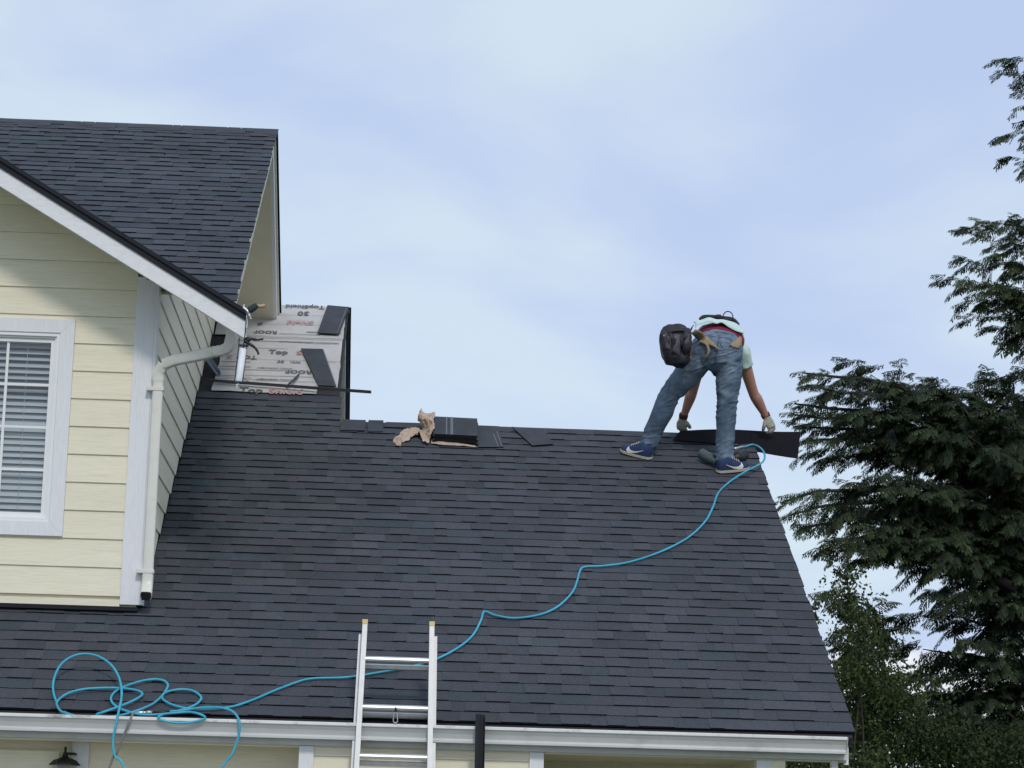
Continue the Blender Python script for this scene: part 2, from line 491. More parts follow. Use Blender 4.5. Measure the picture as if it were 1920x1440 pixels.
# ---- upper roof and its front gable
UAL = math.atan(TU); UU = Vector((0, math.cos(UAL), math.sin(UAL))); UN = Vector((0, -math.sin(UAL), math.cos(UAL)))
def ur(x, y, dz=-0.016): return (x, y, EZU + (y - EYU) * TU + dz)
upper_roof = slab('upper_roof', [ur(XU - 0.012, EYU), ur(XU - 0.012, RYU), ur(XL, RYU), ur(XL, 3.3), ur(-3.9, 3.3)], 0.05, M['soffit'])
def ub(x, y, dz=-0.016): return (x, y, RZU - (y - RYU) * TU + dz)
slab('upper_rear_roof', [ub(XL, RYU), ub(XU - 0.005, RYU), ub(XU - 0.005, 9.6), ub(XL, 9.6)], 0.05, M['soffit'])
slab('upper_rear_shingles', [ub(XL, RYU, 0.006), ub(XU + 0.012, RYU, 0.006), ub(XU + 0.012, 9.6, 0.006), ub(XL, 9.6, 0.006)], 0.02, M['asphalt'])
GZTOP = 2.646
def gz(x): return GZTOP + (bx_end - x) * TU                # height of the gable's right slope
n_up = int((RYU - EYU) / math.cos(UAL) / EXP) + 1
up_p = lay(None, UU, UN, n_up, lambda c: (XL, XU), lambda x, v, c: EZU + v * math.sin(UAL) > (gz(x) if x > GXM else gz(2 * GXM - x)) - 0.10, 11)
shingle_block(up_p, Vector((0, EYU, EZU)), UU, UN, 'shingle_courses', upper_roof, cast=(1.0, 1.05, 1.08))
# gable roof slopes (seen only edge-on from the front)
gt = 0.035
def gp(x, y, dz=0.0): return (x, y, (gz(x) if x >= GXM else gz(2 * GXM - x)) + dz)
gable_roof = MB()
valley_y = EYU + (bx_end - GXM)
for sgn in (1, -1):
    xe = bx_end if sgn > 0 else 2 * GXM - bx_end
    a = [Vector(gp(xe, BYE - 0.02)), Vector(gp(GXM, BYE - 0.02)), Vector(gp(GXM, valley_y)), Vector(gp(xe, BYE + 0.06))]
    if sgn < 0: a = a[::-1]
    gable_roof.prism(a, (0, 0, -gt))
gable_roof.build('gable_roof', M['cap'], house)
gs = MB()
for sgn in (1, -1):
    xe = bx_end if sgn > 0 else 2 * GXM - bx_end
    a = [Vector(gp(xe, BYE + 0.01, -gt - 0.001)), Vector(gp(GXM, BYE + 0.01, -gt - 0.001)), Vector(gp(GXM, valley_y, -gt - 0.001)), Vector(gp(xe, BYE + 0.06, -gt - 0.001))]
    if sgn < 0: a = a[::-1]
    MB().prism(a, (0, 0, -0.012)).build('roof_sheathing', M['soffit'], house)
# soffit boards under the gable overhang
for sgn in (1, -1):
    xe = bx_end if sgn > 0 else 2 * GXM - bx_end
    xe = XW - 0.01 if sgn > 0 else xe
    a = [gp(xe, BYE + 0.006, -0.075), gp(GXM, BYE + 0.006, -0.075), gp(GXM, YF + 0.1, -0.075), gp(xe, YF + 0.1, -0.075)]
    MB().prism(a if sgn > 0 else a[::-1], (0, 0, 0.02)).build('soffit_board', M['soffit'], house)
# barge boards and the black drip edge above them
for sgn in (1, -1):
    xe = bx_end if sgn > 0 else 2 * GXM - bx_end
    q = lambda x, z: (x, BYE - 0.03, z)
    zx = lambda dz: [q(xe, bz_end + dz), q(GXM, bz_end + dz + abs(xe - GXM) * TU)]
    lo, mid, top = zx(0), zx(0.125), zx(0.178)
    MB().prism([lo[0], lo[1], mid[1], mid[0]], (0, 0.035, 0)).build('barge_board', M['barge'], house, bevel=0.003)
    dd = MB()
    m2 = [(p[0], p[1] - 0.012, p[2] - 0.006) for p in mid]; t2 = [(p[0], p[1] - 0.012, p[2]) for p in top]
    dd.prism([m2[0], m2[1], t2[1], t2[0]], (0, 0.06, 0))
    m3 = [(p[0] + 0.006 * sgn, p[1] - 0.026, p[2] - 0.020) for p in top]; t3 = [(p[0] + 0.006 * sgn, p[1] - 0.026, p[2] + 0.010) for p in top]
    dd.prism([m3[0], m3[1], t3[1], t3[0]], (0, 0.09, 0))
    dd.build('drip_edge', M['blackmetal'], house)
# ridge caps of the upper roof
for k in range(18):
    x0 = XU + 0.012 - k * 0.27
    b = MB(); zt = RZU + 0.006 + 0.004 * (k % 2)
    prof = [(-0.13, -0.13 * TU), (0, 0.0), (0.13, -0.13 * TU)]
    vs = []
    for xx, dz in ((x0, 0.006), (x0 - 0.30, 0.0)):
        for yy, zz in prof: vs.append((xx, RYU + yy, zt + zz + dz))
        for yy, zz in prof: vs.append((xx, RYU + yy, zt + zz + dz - 0.012))
    b.add(vs, [(0, 1, 7, 6), (1, 2, 8, 7), (3, 4, 1, 0), (4, 5, 2, 1), (6, 7, 10, 9), (0, 6, 9, 3), (2, 5, 11, 8)])
    b.build('ridge_cap', M['cap'], upper_roof)
# rake boards of the upper roof's right gable end, both slopes
def rake(x, a, b_, h, name, mat, w=0.03, drop=0.0):
    a, b_ = Vector(a), Vector(b_); dz = Vector((0, 0, 1))
    MB().prism([Vector((x, a.y, a.z - drop - h)), Vector((x, b_.y, b_.z - drop - h)), Vector((x, b_.y, b_.z - drop)), Vector((x, a.y, a.z - drop))], (-w, 0, 0)).build(name, mat, house)
rake(XU - 0.02, (0, EYU + 0.2, EZU + 0.2 * TU), (0, RYU, RZU), 0.13, 'rake_board', M['soffit'], drop=0.068)
rake(XU - 0.02, (0, RYU, RZU), ub(0, 9.6, 0), 0.13, 'rake_board', M['trim'], drop=0.068)
# boxed soffit under the back rake (seen from below)
MB().prism([ub(XU - 0.05, RYU, -0.20), ub(XW - 0.02, RYU, -0.20), ub(XW - 0.02, 9.6, -0.20), ub(XU - 0.05, 9.6, -0.20)], (0, 0, 0.02)).build('rake_soffit', M['soffit'], house)
MB().prism([ur(XU - 0.05, EYU + 0.75, -0.20), ur(XW - 0.02, EYU + 0.75, -0.20), ur(XW - 0.02, RYU, -0.20), ur(XU - 0.05, RYU, -0.20)], (0, 0, 0.02)).build('rake_soffit', M['soffit'], house)
# rakes of the step in the ridge and of the low roof
def mback(r, zr): return lambda y: zr - (y - r) * TA
for x, r, zr, y0, yb in ((XS, R2, ZR2, R1 - 0.02, 12.5), (XR, R1, ZR1, 0.03, 8.6)):
    f = mback(r, zr)
    rake(x - 0.03, (0, y0, TA * y0), (0, r, zr), 0.14, 'rake_board', M['soffit'] if x == XS else M['trim'], drop=0.068)
    rake(x - 0.03, (0, r, zr), (0, yb, f(yb)), 0.14, 'rake_board', M['trim'], drop=0.068)
    MB().prism([(x + 0.014, r, zr + 0.002), (x + 0.014, yb, f(yb) + 0.002), (x - 0.20, yb, f(yb) + 0.002), (x - 0.20, r, zr + 0.002)], (0, 0, -0.016)).build('rear_rake_edge', M['asphalt'], house)
    MB().prism([(x - 0.06, r, zr - 0.205), (x - 0.06, yb, f(yb) - 0.205), (x - 0.5, yb, f(yb) - 0.205), (x - 0.5, r, zr - 0.205)], (0, 0, 0.02)).build('rake_soffit', M['soffit'], house)
    MB().prism([(x - 0.42, y0 - 0.0, TA * y0 - 0.08), (x - 0.42, r, zr - 0.08), (x - 0.42, yb, f(yb) - 0.08), (x - 0.42, yb, GZ), (x - 0.42, y0 + 0.05, GZ)], (-0.1, 0, 0)).build('gable_end_wall', M['cream_side'], house)

# ---- siding, one board at a time
def lap_board(poly, axis, face, tone, zb, zt, parent):
    """poly in (s, z); axis 'x': front wall (normal -y) or 'y': side wall (normal +x); lower edge stands proud"""
    if len(poly) < 3: return
    def pt(s, z, back=False):
        o = 0.0 if back else 0.003 + 0.011 * max(0.0, min(1.0, (zt - z) / (zt - zb)))
        return (s, face - o, z) if axis == 'x' else (face + o, s, z)
    n = len(poly)
    fr = [pt(*p) for p in poly]; bk = [pt(p[0], p[1], True) for p in poly]
    b = MB()
    a2 = sum(poly[i][0] * poly[(i + 1) % n][1] - poly[(i + 1) % n][0] * poly[i][1] for i in range(n))
    order = list(range(n)) if a2 > 0 else list(range(n))[::-1]
    b.add(fr + bk, [tuple(order)] + [(i, n + i, n + (i + 1) % n, (i + 1) % n) if a2 > 0 else ((i + 1) % n, n + (i + 1) % n, n + i, i) for i in range(n)])
    return b.build('siding_board', tone, parent)
SID = 0.18846; SZ0 = 1.0083
WX1, WX0, WZ0, WZ1 = -2.687, -4.15, 1.204, 2.672          # outer edges of the window casing
front_wall = MB().prism([(XL + 0.3, YF + 0.02, 0.70), (XW - 0.02, YF + 0.02, 0.70), (XW - 0.02, YF + 0.02, 2.86), (GXM, YF + 0.02, 3.86), (XL + 0.3, YF + 0.02, 2.6)], (0, 0.1, 0))
WOX0, WOX1, WOZ0, WOZ1 = WX0 + 0.10, WX1 - 0.10, WZ0 + 0.10, WZ1 - 0.10
front_wall = MB()
for lo, hi in (((XL + 0.3, 0.70), (WOX0, 2.86)), ((WOX1, 0.70), (XW - 0.02, 2.86)), ((WOX0, 0.70), (WOX1, WOZ0)), ((WOX0, WOZ1), (WOX1, 2.86))):
    front_wall.box((lo[0], YF + 0.012, lo[1]), (hi[0], YF + 0.11, hi[1]))
front_wall.prism([(XL + 0.3, YF + 0.012, 2.86), (XW - 0.02, YF + 0.012, 2.86), (XW - 0.02, YF + 0.012, 2.92), (GXM, YF + 0.012, 3.94), (XL + 0.3, YF + 0.012, 2.92)], (0, 0.098, 0))
front_wall = front_wall.build('front_wall', M['cream'], house)
TRW = 0.125
for k in range(-2, 17):
    zb, zt = SZ0 + k * SID, SZ0 + (k + 1) * SID
    if zb < 0.78: zb = 0.80
    if zt < 0.82: continue
    def cut(x0, x1, z0=zb, z1=zt):
        p = [(x0, z0), (x1, z0), (x1, z1), (x0, z1)]
        lim = bz_end + 0.092
        p = clip(p, TU, 1, lim + bx_end * TU)
        p = clip(p, -TU, 1, lim + (bx_end - 2 * GXM) * TU) if p else p
        return p
    spans = [(XL + 0.35, XW - TRW)]
    if zb < WZ1 and zt > WZ0:
        zs = [(zb, zt)]
        if zb < WZ0 < zt: lap_board(cut(WX0, WX1, zb, WZ0), 'x', YF, M['cream'], zb, zt, front_wall)
        if zb < WZ1 < zt: lap_board(cut(WX0 + 0.001, WX1 - 0.001, WZ1 + 0.002, zt), 'x', YF, M['cream'], zb, zt, front_wall)
        spans = [(XL + 0.35, WX0), (WX1, XW - TRW)]
    for a, c in spans:
        p = cut(a, c)
        if p: lap_board(p, 'x', YF, M['cream'], zb, zt, front_wall)
side_wall = MB().prism([(XW - 0.02, YF + 0.02, TA * YF - 0.3), (XW - 0.02, 9.2, 3.0), (XW - 0.02, 8.6, 3.0), (XW - 0.02, RYU, RZU - 0.2), (XW - 0.02, YF + 0.02, EZU + (YF - EYU) * TU - 0.18)], (-0.1, 0, 0)).build('side_wall', M['cream_side'], house)
for k in range(-1, 22):
    zb, zt = SZ0 - 0.012 + k * SID, SZ0 - 0.012 + (k + 1) * SID
    p = [(YF + 0.02, zb), (8.4, zb), (8.4, zt), (YF + 0.02, zt)]
    p = clip(p, TA, -1, -0.035)                                   # above the low roof
    if p: p = clip(p, -TU, 1, EZU - 0.19 - EYU * TU)              # under the front rake
    if p: p = clip(p, TU, 1, RZU - 0.19 + RYU * TU)               # under the back rake
    if p and len(p) > 2: lap_board(p, 'y', XW, M['cream_side'], zb, zt, side_wall)
# corner trim
MB().box((XW - TRW, YF - 0.026, 0.765), (XW + 0.004, YF + 0.012, 2.985)).build('corner_trim', M['trim'], house, bevel=0.002)
MB().box((XW + 0.0045, YF - 0.0255, 0.765), (XW + 0.024, YF + 0.10, 2.97)).build('corner_trim', M['trim'], house, bevel=0.002)
# skirt boards where the front wall meets the low roof
MB().box((XL + 0.35, YF - 0.022, 0.752), (XW - TRW - 0.001, YF + 0.01, 0.797)).build('skirt_board', M['cream'], house)
MB().box((XL + 0.35, YF - 0.05, 0.722), (XW + 0.0, YF - 0.005, 0.748)).build('flashing', M['blackmetal'], house)

# ---- window
window = empty('window', ((WX0 + WX1) / 2, YF, WZ0)); window.parent = house; window.matrix_parent_inverse = house.matrix_world.inverted()
def wbox(name, lo, hi, mat, bevel=0.0):
    return MB().box(lo, hi).build(name, mat, window, bevel=bevel)
cw = 0.095
yo = YF - 0.030
def casing(a, b, c, d): MB().prism([(x, yo, z) for x, z in (a, b, c, d)], (0, 0.035, 0)).build('casing', M['trim'], window, bevel=0.002)
casing((WX0, WZ0), (WX1, WZ0), (WX1 - cw, WZ0 + cw), (WX0 + cw, WZ0 + cw))
casing((WX0 + cw, WZ1 - cw), (WX1 - cw, WZ1 - cw), (WX1, WZ1), (WX0, WZ1))
casing((WX1 - cw + 0.0005, WZ0 + cw), (WX1 - 0.0005, WZ0 + 0.0007), (WX1 - 0.0005, WZ1 - 0.0007), (WX1 - cw + 0.0005, WZ1 - cw))
casing((WX0 + 0.0005, WZ0 + 0.0007), (WX0 + cw - 0.0005, WZ0 + cw), (WX0 + cw - 0.0005, WZ1 - cw), (WX0 + 0.0005, WZ1 - 0.0007))
def ring(name, x0, x1, z0, z1, w, y0, y1, mat):
    b = MB()
    b.box((x0, y0, z0), (x1, y1, z0 + w)); b.box((x0, y0, z1 - w), (x1, y1, z1))
    b.box((x0, y0, z0 + w), (x0 + w, y1, z1 - w)); b.box((x1 - w, y0, z0 + w), (x1, y1, z1 - w))
    b.build(name, mat, window)
ix0, ix1, iz0, iz1 = WX0 + cw + 0.001, WX1 - cw - 0.001, WZ0 + cw + 0.001, WZ1 - cw - 0.001
ring('frame', ix0, ix1, iz0, iz1, 0.022, YF - 0.022, YF + 0.06, M['vinyl'])
ring('frame', ix0 + 0.0225, ix1 - 0.0225, iz0 + 0.0225, iz1 - 0.0225, 0.012, YF - 0.006, YF + 0.06, M['vinyl'])
ring('sash', ix0 + 0.035, ix1 - 0.035, iz0 + 0.035, iz1 - 0.035, 0.026, YF + 0.008, YF + 0.06, M['vinyl'])
gx0, gx1, gz0, gz1 = ix0 + 0.061, ix1 - 0.061, iz0 + 0.061, iz1 - 0.061
nc, nr = 4, 4
for i in range(nc):
    for j in range(nr):
        a0, a1 = gx0 + (gx1 - gx0) * i / nc, gx0 + (gx1 - gx0) * (i + 1) / nc
        b0, b1 = gz0 + (gz1 - gz0) * j / nr, gz0 + (gz1 - gz0) * (j + 1) / nr
        MB().add([(a0, YF + 0.030, b0), (a1, YF + 0.030, b0), (a1, YF + 0.030, b1), (a0, YF + 0.030, b1)], [(0, 1, 2, 3)]).build('pane', M['glass'], window)
for i in range(1, nc):
    a = gx0 + (gx1 - gx0) * i / nc
    wbox('muntin', (a - 0.009, YF + 0.020, gz0), (a + 0.009, YF + 0.029, gz1), M['vinyl'])
for j in range(1, nr):
    a = gz0 + (gz1 - gz0) * j / nr
    wbox('muntin', (gx0, YF + 0.0215, a - 0.009), (gx1, YF + 0.0285, a + 0.009), M['vinyl'])
# room behind the glass
rb = MB(); rb.box((WOX0 - 0.3, YF + 0.115, WOZ0 - 0.3), (WOX1 + 0.3, YF + 2.0, WOZ1 + 0.2))
rb.f = [q[::-1] for i, q in enumerate(rb.f) if i != 2]; rb.mi = rb.mi[:5]; rb.sm = rb.sm[:5]
rb.build('room', M['darkvoid'], house)

# ---- gutter of the low roof
gut = empty('gutter', (0, -0.1, -0.13)); gut.parent = house; gut.matrix_parent_inverse = house.matrix_world.inverted()
GX0, GX1 = XL - 0.02, 2.305
prof = [(-0.020, -0.02), (-0.020, -0.128), (-0.085, -0.128), (-0.088, -0.112), (-0.106, -0.088), (-0.112, -0.070), (-0.114, -0.045), (-0.116, -0.030)]
def extrude_prof(pr, x0, x1, thick):
    b = MB(); n = len(pr)
    vs = [(x0, y, z) for y, z in pr] + [(x1, y, z) for y, z in pr] + [(x0, y + thick, z + thick * 0.7) for y, z in pr] + [(x1, y + thick, z + thick * 0.7) for y, z in pr]
    fs = []
    for i in range(n - 1):
        fs.append((i, n + i, n + i + 1, i + 1)); fs.append((2 * n + i, 2 * n + i + 1, 3 * n + i + 1, 3 * n + i))
    b.add(vs, fs)
    return b
tp = [(-0.022, -0.05), (-0.022, -0.126), (-0.086, -0.126), (-0.092, -0.119), (-0.092, -0.110), (-0.086, -0.104), (-0.098, -0.075), (-0.110, -0.058), (-0.114, -0.045)]
extrude_prof(tp, GX0, GX1, 0.002).build('trough', M['gutter'], gut)
lipb = MB(); lipb.box((GX0, -0.124, -0.047), (GX1, -0.108, -0.028)); lipb.build('lip', M['gutter_lip'], gut, bevel=0.003)
lb2 = MB(); lb2.box((GX0, -0.098, -0.130), (GX1, -0.084, -0.112)); lb2.build('bead', M['gutter'], gut, bevel=0.003)
MB().prism([(GX1 + 0.001, y, z) for y, z in [(-0.02, -0.03), (-0.02, -0.13), (-0.088, -0.131), (-0.1, -0.1), (-0.125, -0.046), (-0.125, -0.027)]], (0.004, 0, 0)).build('end_cap', M['gutter'], gut)
for x in np.arange(-5.9, 2.3, 0.61):
    MB().box((x, -0.11, -0.052), (x + 0.02, -0.02, -0.048)).build('hanger', M['gutter'], gut)
MB().box((XL, -0.016, -0.165), (XR - 0.045, 0.016, -0.022)).build('fascia_board', M['gutter'], house)
MB().box((XL, 0.018, -0.175), (XR - 0.045, 0.16, -0.1605)).build('soffit', M['soffit'], house)
# seams of the gutter
for x in (-2.63, -0.62, 0.98): MB().box((x, -0.1165, -0.128), (x + 0.045, -0.0835, -0.1275)).build('seam', M['gutter'], gut)

# ---- porch and walls under the eave
def pwall(name, px0, px1, y, mat, zt=-0.16, trimless=True):
    x0, x1 = Py(px0, 1420, y).x, Py(px1, 1420, y).x
    w = MB().box((x0, y + 0.014, GZ), (x1, y + 0.1, zt)).build(name, mat, house)
    for k in range(0, 12):
        zb_, zt_ = zt - 0.055 - (k + 1) * SID, zt - 0.055 - k * SID
        lap_board([(x0, zb_), (x1, zb_), (x1, zt_), (x0, zt_)], 'x', y + 0.012, mat, zb_, zt_, w)
    lap_board([(x0, zt - 0.055), (x1, zt - 0.055), (x1, zt), (x0, zt)], 'x', y + 0.012, mat, zt - 0.055, zt + 0.13, w)
    return w
pwall('porch_wall', 586, 1000, 0.022, M['cream'], zt=-0.168)
pwall('porch_wall', -900, 575, 0.30, M['cream'], zt=-0.162)
pwall('porch_wall', 990, 1405, 1.7, M['porch'], zt=-0.05)
def post(px0, px1, y, name='porch_post', w=0.1):
    x0, x1 = Py(px0, 1420, y).x, Py(px1, 1420, y).x
    MB().box((x0, y, GZ), (x1, y + w, -0.167 if y < 0.3 else -0.12)).build(name, M['trim'], house, bevel=0.004)
post(560, 588, 0.003); post(993, 1020, 0.003); post(1419, 1446, 0.03)
post(134, 166, 0.27, 'door_casing', 0.03)
MB().box((Py(0, 1420, 0.1).x - 3, 0.17, -0.16), (XR - 0.45, 1.75, -0.14)).build('porch_ceiling', M['soffit'], house)
MB().box((Py(586, 1420, .12).x, 0.125, GZ), (Py(588, 1420, .12).x + 0.06, 0.30, -0.169)).build('porch_return_wall', M['cream_side'], house)
MB().box((Py(996, 1420, .12).x, 0.17, GZ), (Py(1004, 1420, .12).x, 1.7, -0.165)).build('porch_return_wall', M['cream_side'], house)
MB().box((XR - 0.14, 0.005, -0.30), (XR - 0.10, 0.06, -0.022)).build('fascia_return', M['gutter'], house)
# door head line left of the casing
MB().box((Py(0, 1425, .6).x - 0.6, 0.275, GZ), (Py(112, 1425, .3).x, 0.31, -0.235)).build('front_door', M['porch'], house)

# ---- downspout at the corner of the upper storey
spout = empty('downspout', (XW + 0.06, YF, 0.8)); spout.parent = house; spout.matrix_parent_inverse = house.matrix_world.inverted()
ys = YF + 0.005
path = [Py(433, 618, 0.86), Py(434, 636, 0.87), Py(424, 654, 0.90), Py(400, 660, 0.96), Py(365, 668, 1.03), Py(330, 675, 1.10), Py(308, 683, 1.15), Py(298, 699, 1.17), Py(297, 716, 1.175)]
def rect_tube(pts, wx, wy, wave=0.0, seg=6):
    """rounded rectangular pipe; crimped where wave > 0"""
    pts = crom(pts, seg); b = MB(); n = len(pts); vs = []; sec = []
    for a in range(16):
        t = 2 * math.pi * a / 16
        sx = math.copysign(abs(math.cos(t)) ** 0.45, math.cos(t)); sy = math.copysign(abs(math.sin(t)) ** 0.45, math.sin(t))
        sec.append((sx, sy))
    for i, p in enumerate(pts):
        t = (pts[min(i + 1, n - 1)] - pts[max(i - 1, 0)]).normalized()
        u = Vector((0, 1, 0)); u = (u - t * u.dot(t)).normalized(); s = t.cross(u)
        k = 1 + wave * (1 if i % 2 else -1)
        for sx, sy in sec: vs.append(p + s * (sx * wx / 2 * k) + u * (sy * wy / 2 * k))
    fs = [(i * 16 + a, i * 16 + (a + 1) % 16, (i + 1) * 16 + (a + 1) % 16, (i + 1) * 16 + a) for i in range(n - 1) for a in range(16)]
    b.add(vs, fs, smooth=True)
    return b
rect_tube(path[:4], 0.072, 0.055, 0.05).build('elbow', M['spout'], spout)
rect_tube(path[3:7], 0.074, 0.056).build('offset_pipe', M['spout'], spout)
rect_tube(path[6:], 0.078, 0.058, 0.04).build('elbow', M['spout'], spout)
sx = path[-1].x; sy = 1.175
rect_tube([(sx, sy, path[-1].z + 0.01), (sx - 0.001, sy, 1.8), (sx, sy, 1.0)], 0.070, 0.055).build('pipe', M['spout'], spout)
rect_tube([(sx, sy, 1.0), (sx, sy - 0.004, 0.90), (sx + 0.002, sy - 0.05, 0.835), (sx + 0.002, sy - 0.085, 0.815)], 0.074, 0.060, 0.02).build('outlet', M['spout'], spout)
MB().obox((sx + 0.002, sy - 0.088, 0.812), (0.027, 0, 0), (0, 0.004, 0.003), (0, -0.012, 0.022)).build('mouth_shade_plate', M['darkvoid'], spout)  # dark plate in the mouth stands in for the shaded pipe inside
for z in (path[-1].z - 0.05, 0.985):
    MB().box((sx - 0.075, sy - 0.032, z - 0.013), (sx + 0.040, sy + 0.032, z + 0.013)).build('strap', M['spout'], spout, bevel=0.002)
# ================================================================== blind behind the window
blind = empty('venetian_blind', ((gx0 + gx1) / 2, YF + 0.08, gz0))
tag(blind, 'white venetian blind hanging behind the gridded upstairs window', 'blind')
nsl = 27
for k in range(nsl):
    z = gz1 + 0.01 - (k + 0.5) * (gz1 - gz0 + 0.03) / nsl
    tilt = math.radians(44 + rnd.uniform(-7, 7) + (10 if k > 9 else 0))
    MB().obox(((gx0 + gx1) / 2, YF + 0.085, z + rnd.uniform(-0.001, 0.001)), ((gx1 - gx0) / 2 + 0.02, 0, rnd.uniform(-0.001, 0.001)), (0, 0.025 * math.cos(tilt), 0.025 * math.sin(tilt)), (0, -0.0012 * math.sin(tilt), 0.0012 * math.cos(tilt))).build('slat', M['slat'], blind)
for i in (0.14, 0.86):
    x = gx0 + (gx1 - gx0) * i
    MB().tube([(x, YF + 0.055, gz1), (x, YF + 0.055, gz0)], 0.0015, 5).build('cord', M['slat'], blind)

# ================================================================== wall lantern by the door
M['iron'] = material('black_iron', (0.012, 0.013, 0.016), 0.5, var=0.2, scale=20)
lx = Py(122, 1420, 0.2).x
lan = empty('wall_lantern', (lx, 0.2, -0.45))
tag(lan, 'black iron carriage lantern on the porch wall under the gutter', 'lantern')
lz = Py(120, 1410, 0.2).z
MB().tube([(lx, 0.2, lz + 0.035), (lx, 0.2, lz + 0.02), (lx, 0.2, lz + 0.008), (lx, 0.2, lz - 0.01), (lx, 0.2, lz - 0.03)], [0.003, 0.010, 0.006, 0.014, 0.02], 10).build('finial', M['iron'], lan)
MB().tube([(lx, 0.2, lz - 0.028), (lx, 0.2, lz - 0.05), (lx, 0.2, lz - 0.075), (lx, 0.2, lz - 0.08)], [0.012, 0.07, 0.095, 0.096], 6, smooth=False).build('cap', M['iron'], lan)
MB().tube([(lx, 0.2, lz - 0.08), (lx, 0.2, lz - 0.30)], [0.075, 0.05], 6, smooth=False).build('lamp_glass', M['glass'], lan)
MB().tube([(lx, 0.2, lz - 0.30), (lx, 0.2, lz - 0.33)], [0.055, 0.02], 6, smooth=False).build('base', M['iron'], lan)
MB().tube(crom([(lx + 0.01, 0.20, lz - 0.01), (lx + 0.05, 0.23, lz - 0.008), (lx + 0.055, 0.3, lz - 0.012)], 5), 0.008, 8).build('arm', M['iron'], lan)

# ================================================================== roofing underlayment with its print
def text_mesh(s, size):
    cu = bpy.data.curves.new('txt', 'FONT')
    cu.body = s; cu.size = size; cu.offset = 0.0035 * size / 0.12; cu.align_x = 'CENTER'; cu.align_y = 'CENTER'; cu.resolution_u = 2
    o = bpy.data.objects.new('txt', cu); COL.objects.link(o)
    bpy.context.view_layer.update()
    me = bpy.data.meshes.new_from_object(o.evaluated_get(bpy.context.evaluated_depsgraph_get()))
    bpy.data.objects.remove(o); bpy.data.curves.remove(cu)
    return me
RM = Matrix(((1, 0, 0, 0), (0, RU.y, RN.y, 0), (0, RU.z, RN.z, 0), (0, 0, 0, 1)))
CA = math.cos(AL)
def felt(label, x0, x1, y0, y1, h, name='underlayment_sheet', seed=1):
    r = random.Random(seed); nx, ny = 28, 10
    b = MB(); vs = []
    for j in range(ny + 1):
        for i in range(nx + 1):
            u, v = x0 + (x1 - x0) * i / nx, (y0 + (y1 - y0) * j / ny) / CA
            w = 0.004 * noise.noise(Vector((u * 5, v * 7, seed))) + 0.003 * abs(noise.noise(Vector((u * 14, v * 4, seed))))
            if i in (0, nx): u += 0.010 * noise.noise(Vector((v * 9, seed, 0)))
            if j in (0, ny): v += 0.006 * noise.noise(Vector((u * 9, seed, 4)))
            vs.append(roof_pt(u, v, h + w))
    nb = len(vs); vs += [p - RN * 0.003 for p in vs]
    fs = []
    for j in range(ny):
        for i in range(nx):
            a = j * (nx + 1) + i; q = (a, a + 1, a + nx + 2, a + nx + 1)
            fs.append(q); fs.append(tuple(nb + t for t in q[::-1]))
    for i in range(nx): fs.append((i, nb + i, nb + i + 1, i + 1))
    for j in range(ny): a = j * (nx + 1) + nx; fs.append((a, nb + a, nb + a + nx + 1, a + nx + 1))
    b.add(vs, fs)
    root = empty(name, roof_pt((x0 + x1) / 2, y0 / CA))
    b.build('sheet', M['felt'], root)
    tag(root, label, 'underlayment', 'underlayment sheets on the upper slope')
    return root
def pr(root, s, px, py, size, ink, flip=False, h=0.012, squash=1.45):
    o = link('lettering', text_mesh(s, size), root)
    o.data.materials.clear(); o.data.materials.append(M[ink])
    o.matrix_world = Matrix.Translation(Rf(px, py, h)) @ RM @ (Matrix.Rotation(math.pi, 4, 'Z') if flip else Matrix.Identity(4)) @ Matrix.Diagonal((1, squash, 1, 1))
def rules(root, lines, h=0.0095):
    b = MB()
    for px0, px1, py, w in lines:
        a, c = Rf(px0, py, h), Rf(px1, py + (px1 - px0) * 0.03, h)
        b.add([a - RU * w, c - RU * w, c + RU * w, a + RU * w], [(0, 1, 2, 3)])
    b.build('printed_line', M['ink_black'], root)
f1 = felt('topmost grey underlayment sheet with upside-down print below the step ridge', XW + 0.02, XS - 0.03, 6.26, R2 - 0.01, 0.006, seed=2)
f2 = felt('wide grey underlayment sheet with red and black print behind the caulking gun', XW + 0.12, XS - 0.035, 5.16, 6.29, 0.003, seed=5)
f3 = felt('narrow grey printed underlayment strip just above the top shingle course', XW + 0.115, -1.175, 4.985, 5.135, 0.010, seed=9)
pr(f1, '30', 569, 587, 0.109, 'ink_black', True, 0.016)
pr(f1, 'Shield', 563, 604, 0.101, 'ink_red', True, 0.016)
pr(f1, 'TopShield', 572, 574.5, 0.089, 'ink_black', True, 0.016)
pr(f1, 'FELT', 503, 590, 0.073, 'ink_red', True, 0.016)
pr(f1, 'ROOF', 498, 622, 0.077, 'ink_black', True, 0.016)
pr(f1, '#', 488, 607, 0.073, 'ink_black', True, 0.016)
rules(f1, [(523, 600, 625, .005), (475, 640, 588, .002), (480, 640, 606, .002), (575, 640, 622, .008), (465, 640, 631, .005)], 0.015)
pr(f2, 'Top', 522, 660, 0.101, 'ink_black')
pr(f2, 'Shield', 582, 662, 0.101, 'ink_red')
pr(f2, 'TOP', 463, 669, 0.089, 'ink_black', True)
pr(f2, 'S', 430, 668, 0.098, 'ink_red', True)
pr(f2, 'ROOF', 560, 696.5, 0.081, 'ink_black', True)
pr(f2, '30', 526, 678, 0.061, 'ink_black')
pr(f2, 'YEAR', 554, 679, 0.040, 'ink_black')
pr(f2, 'ROOFING UNDERLAYMENT', 556, 641, 0.024, 'ink_black')
pr(f2, 'ROOFING UNDERLAYMENT', 515, 690, 0.024, 'ink_black', True)
pr(f2, 'ROOFING UNDERLAYMENT', 515, 711, 0.024, 'ink_black', True)
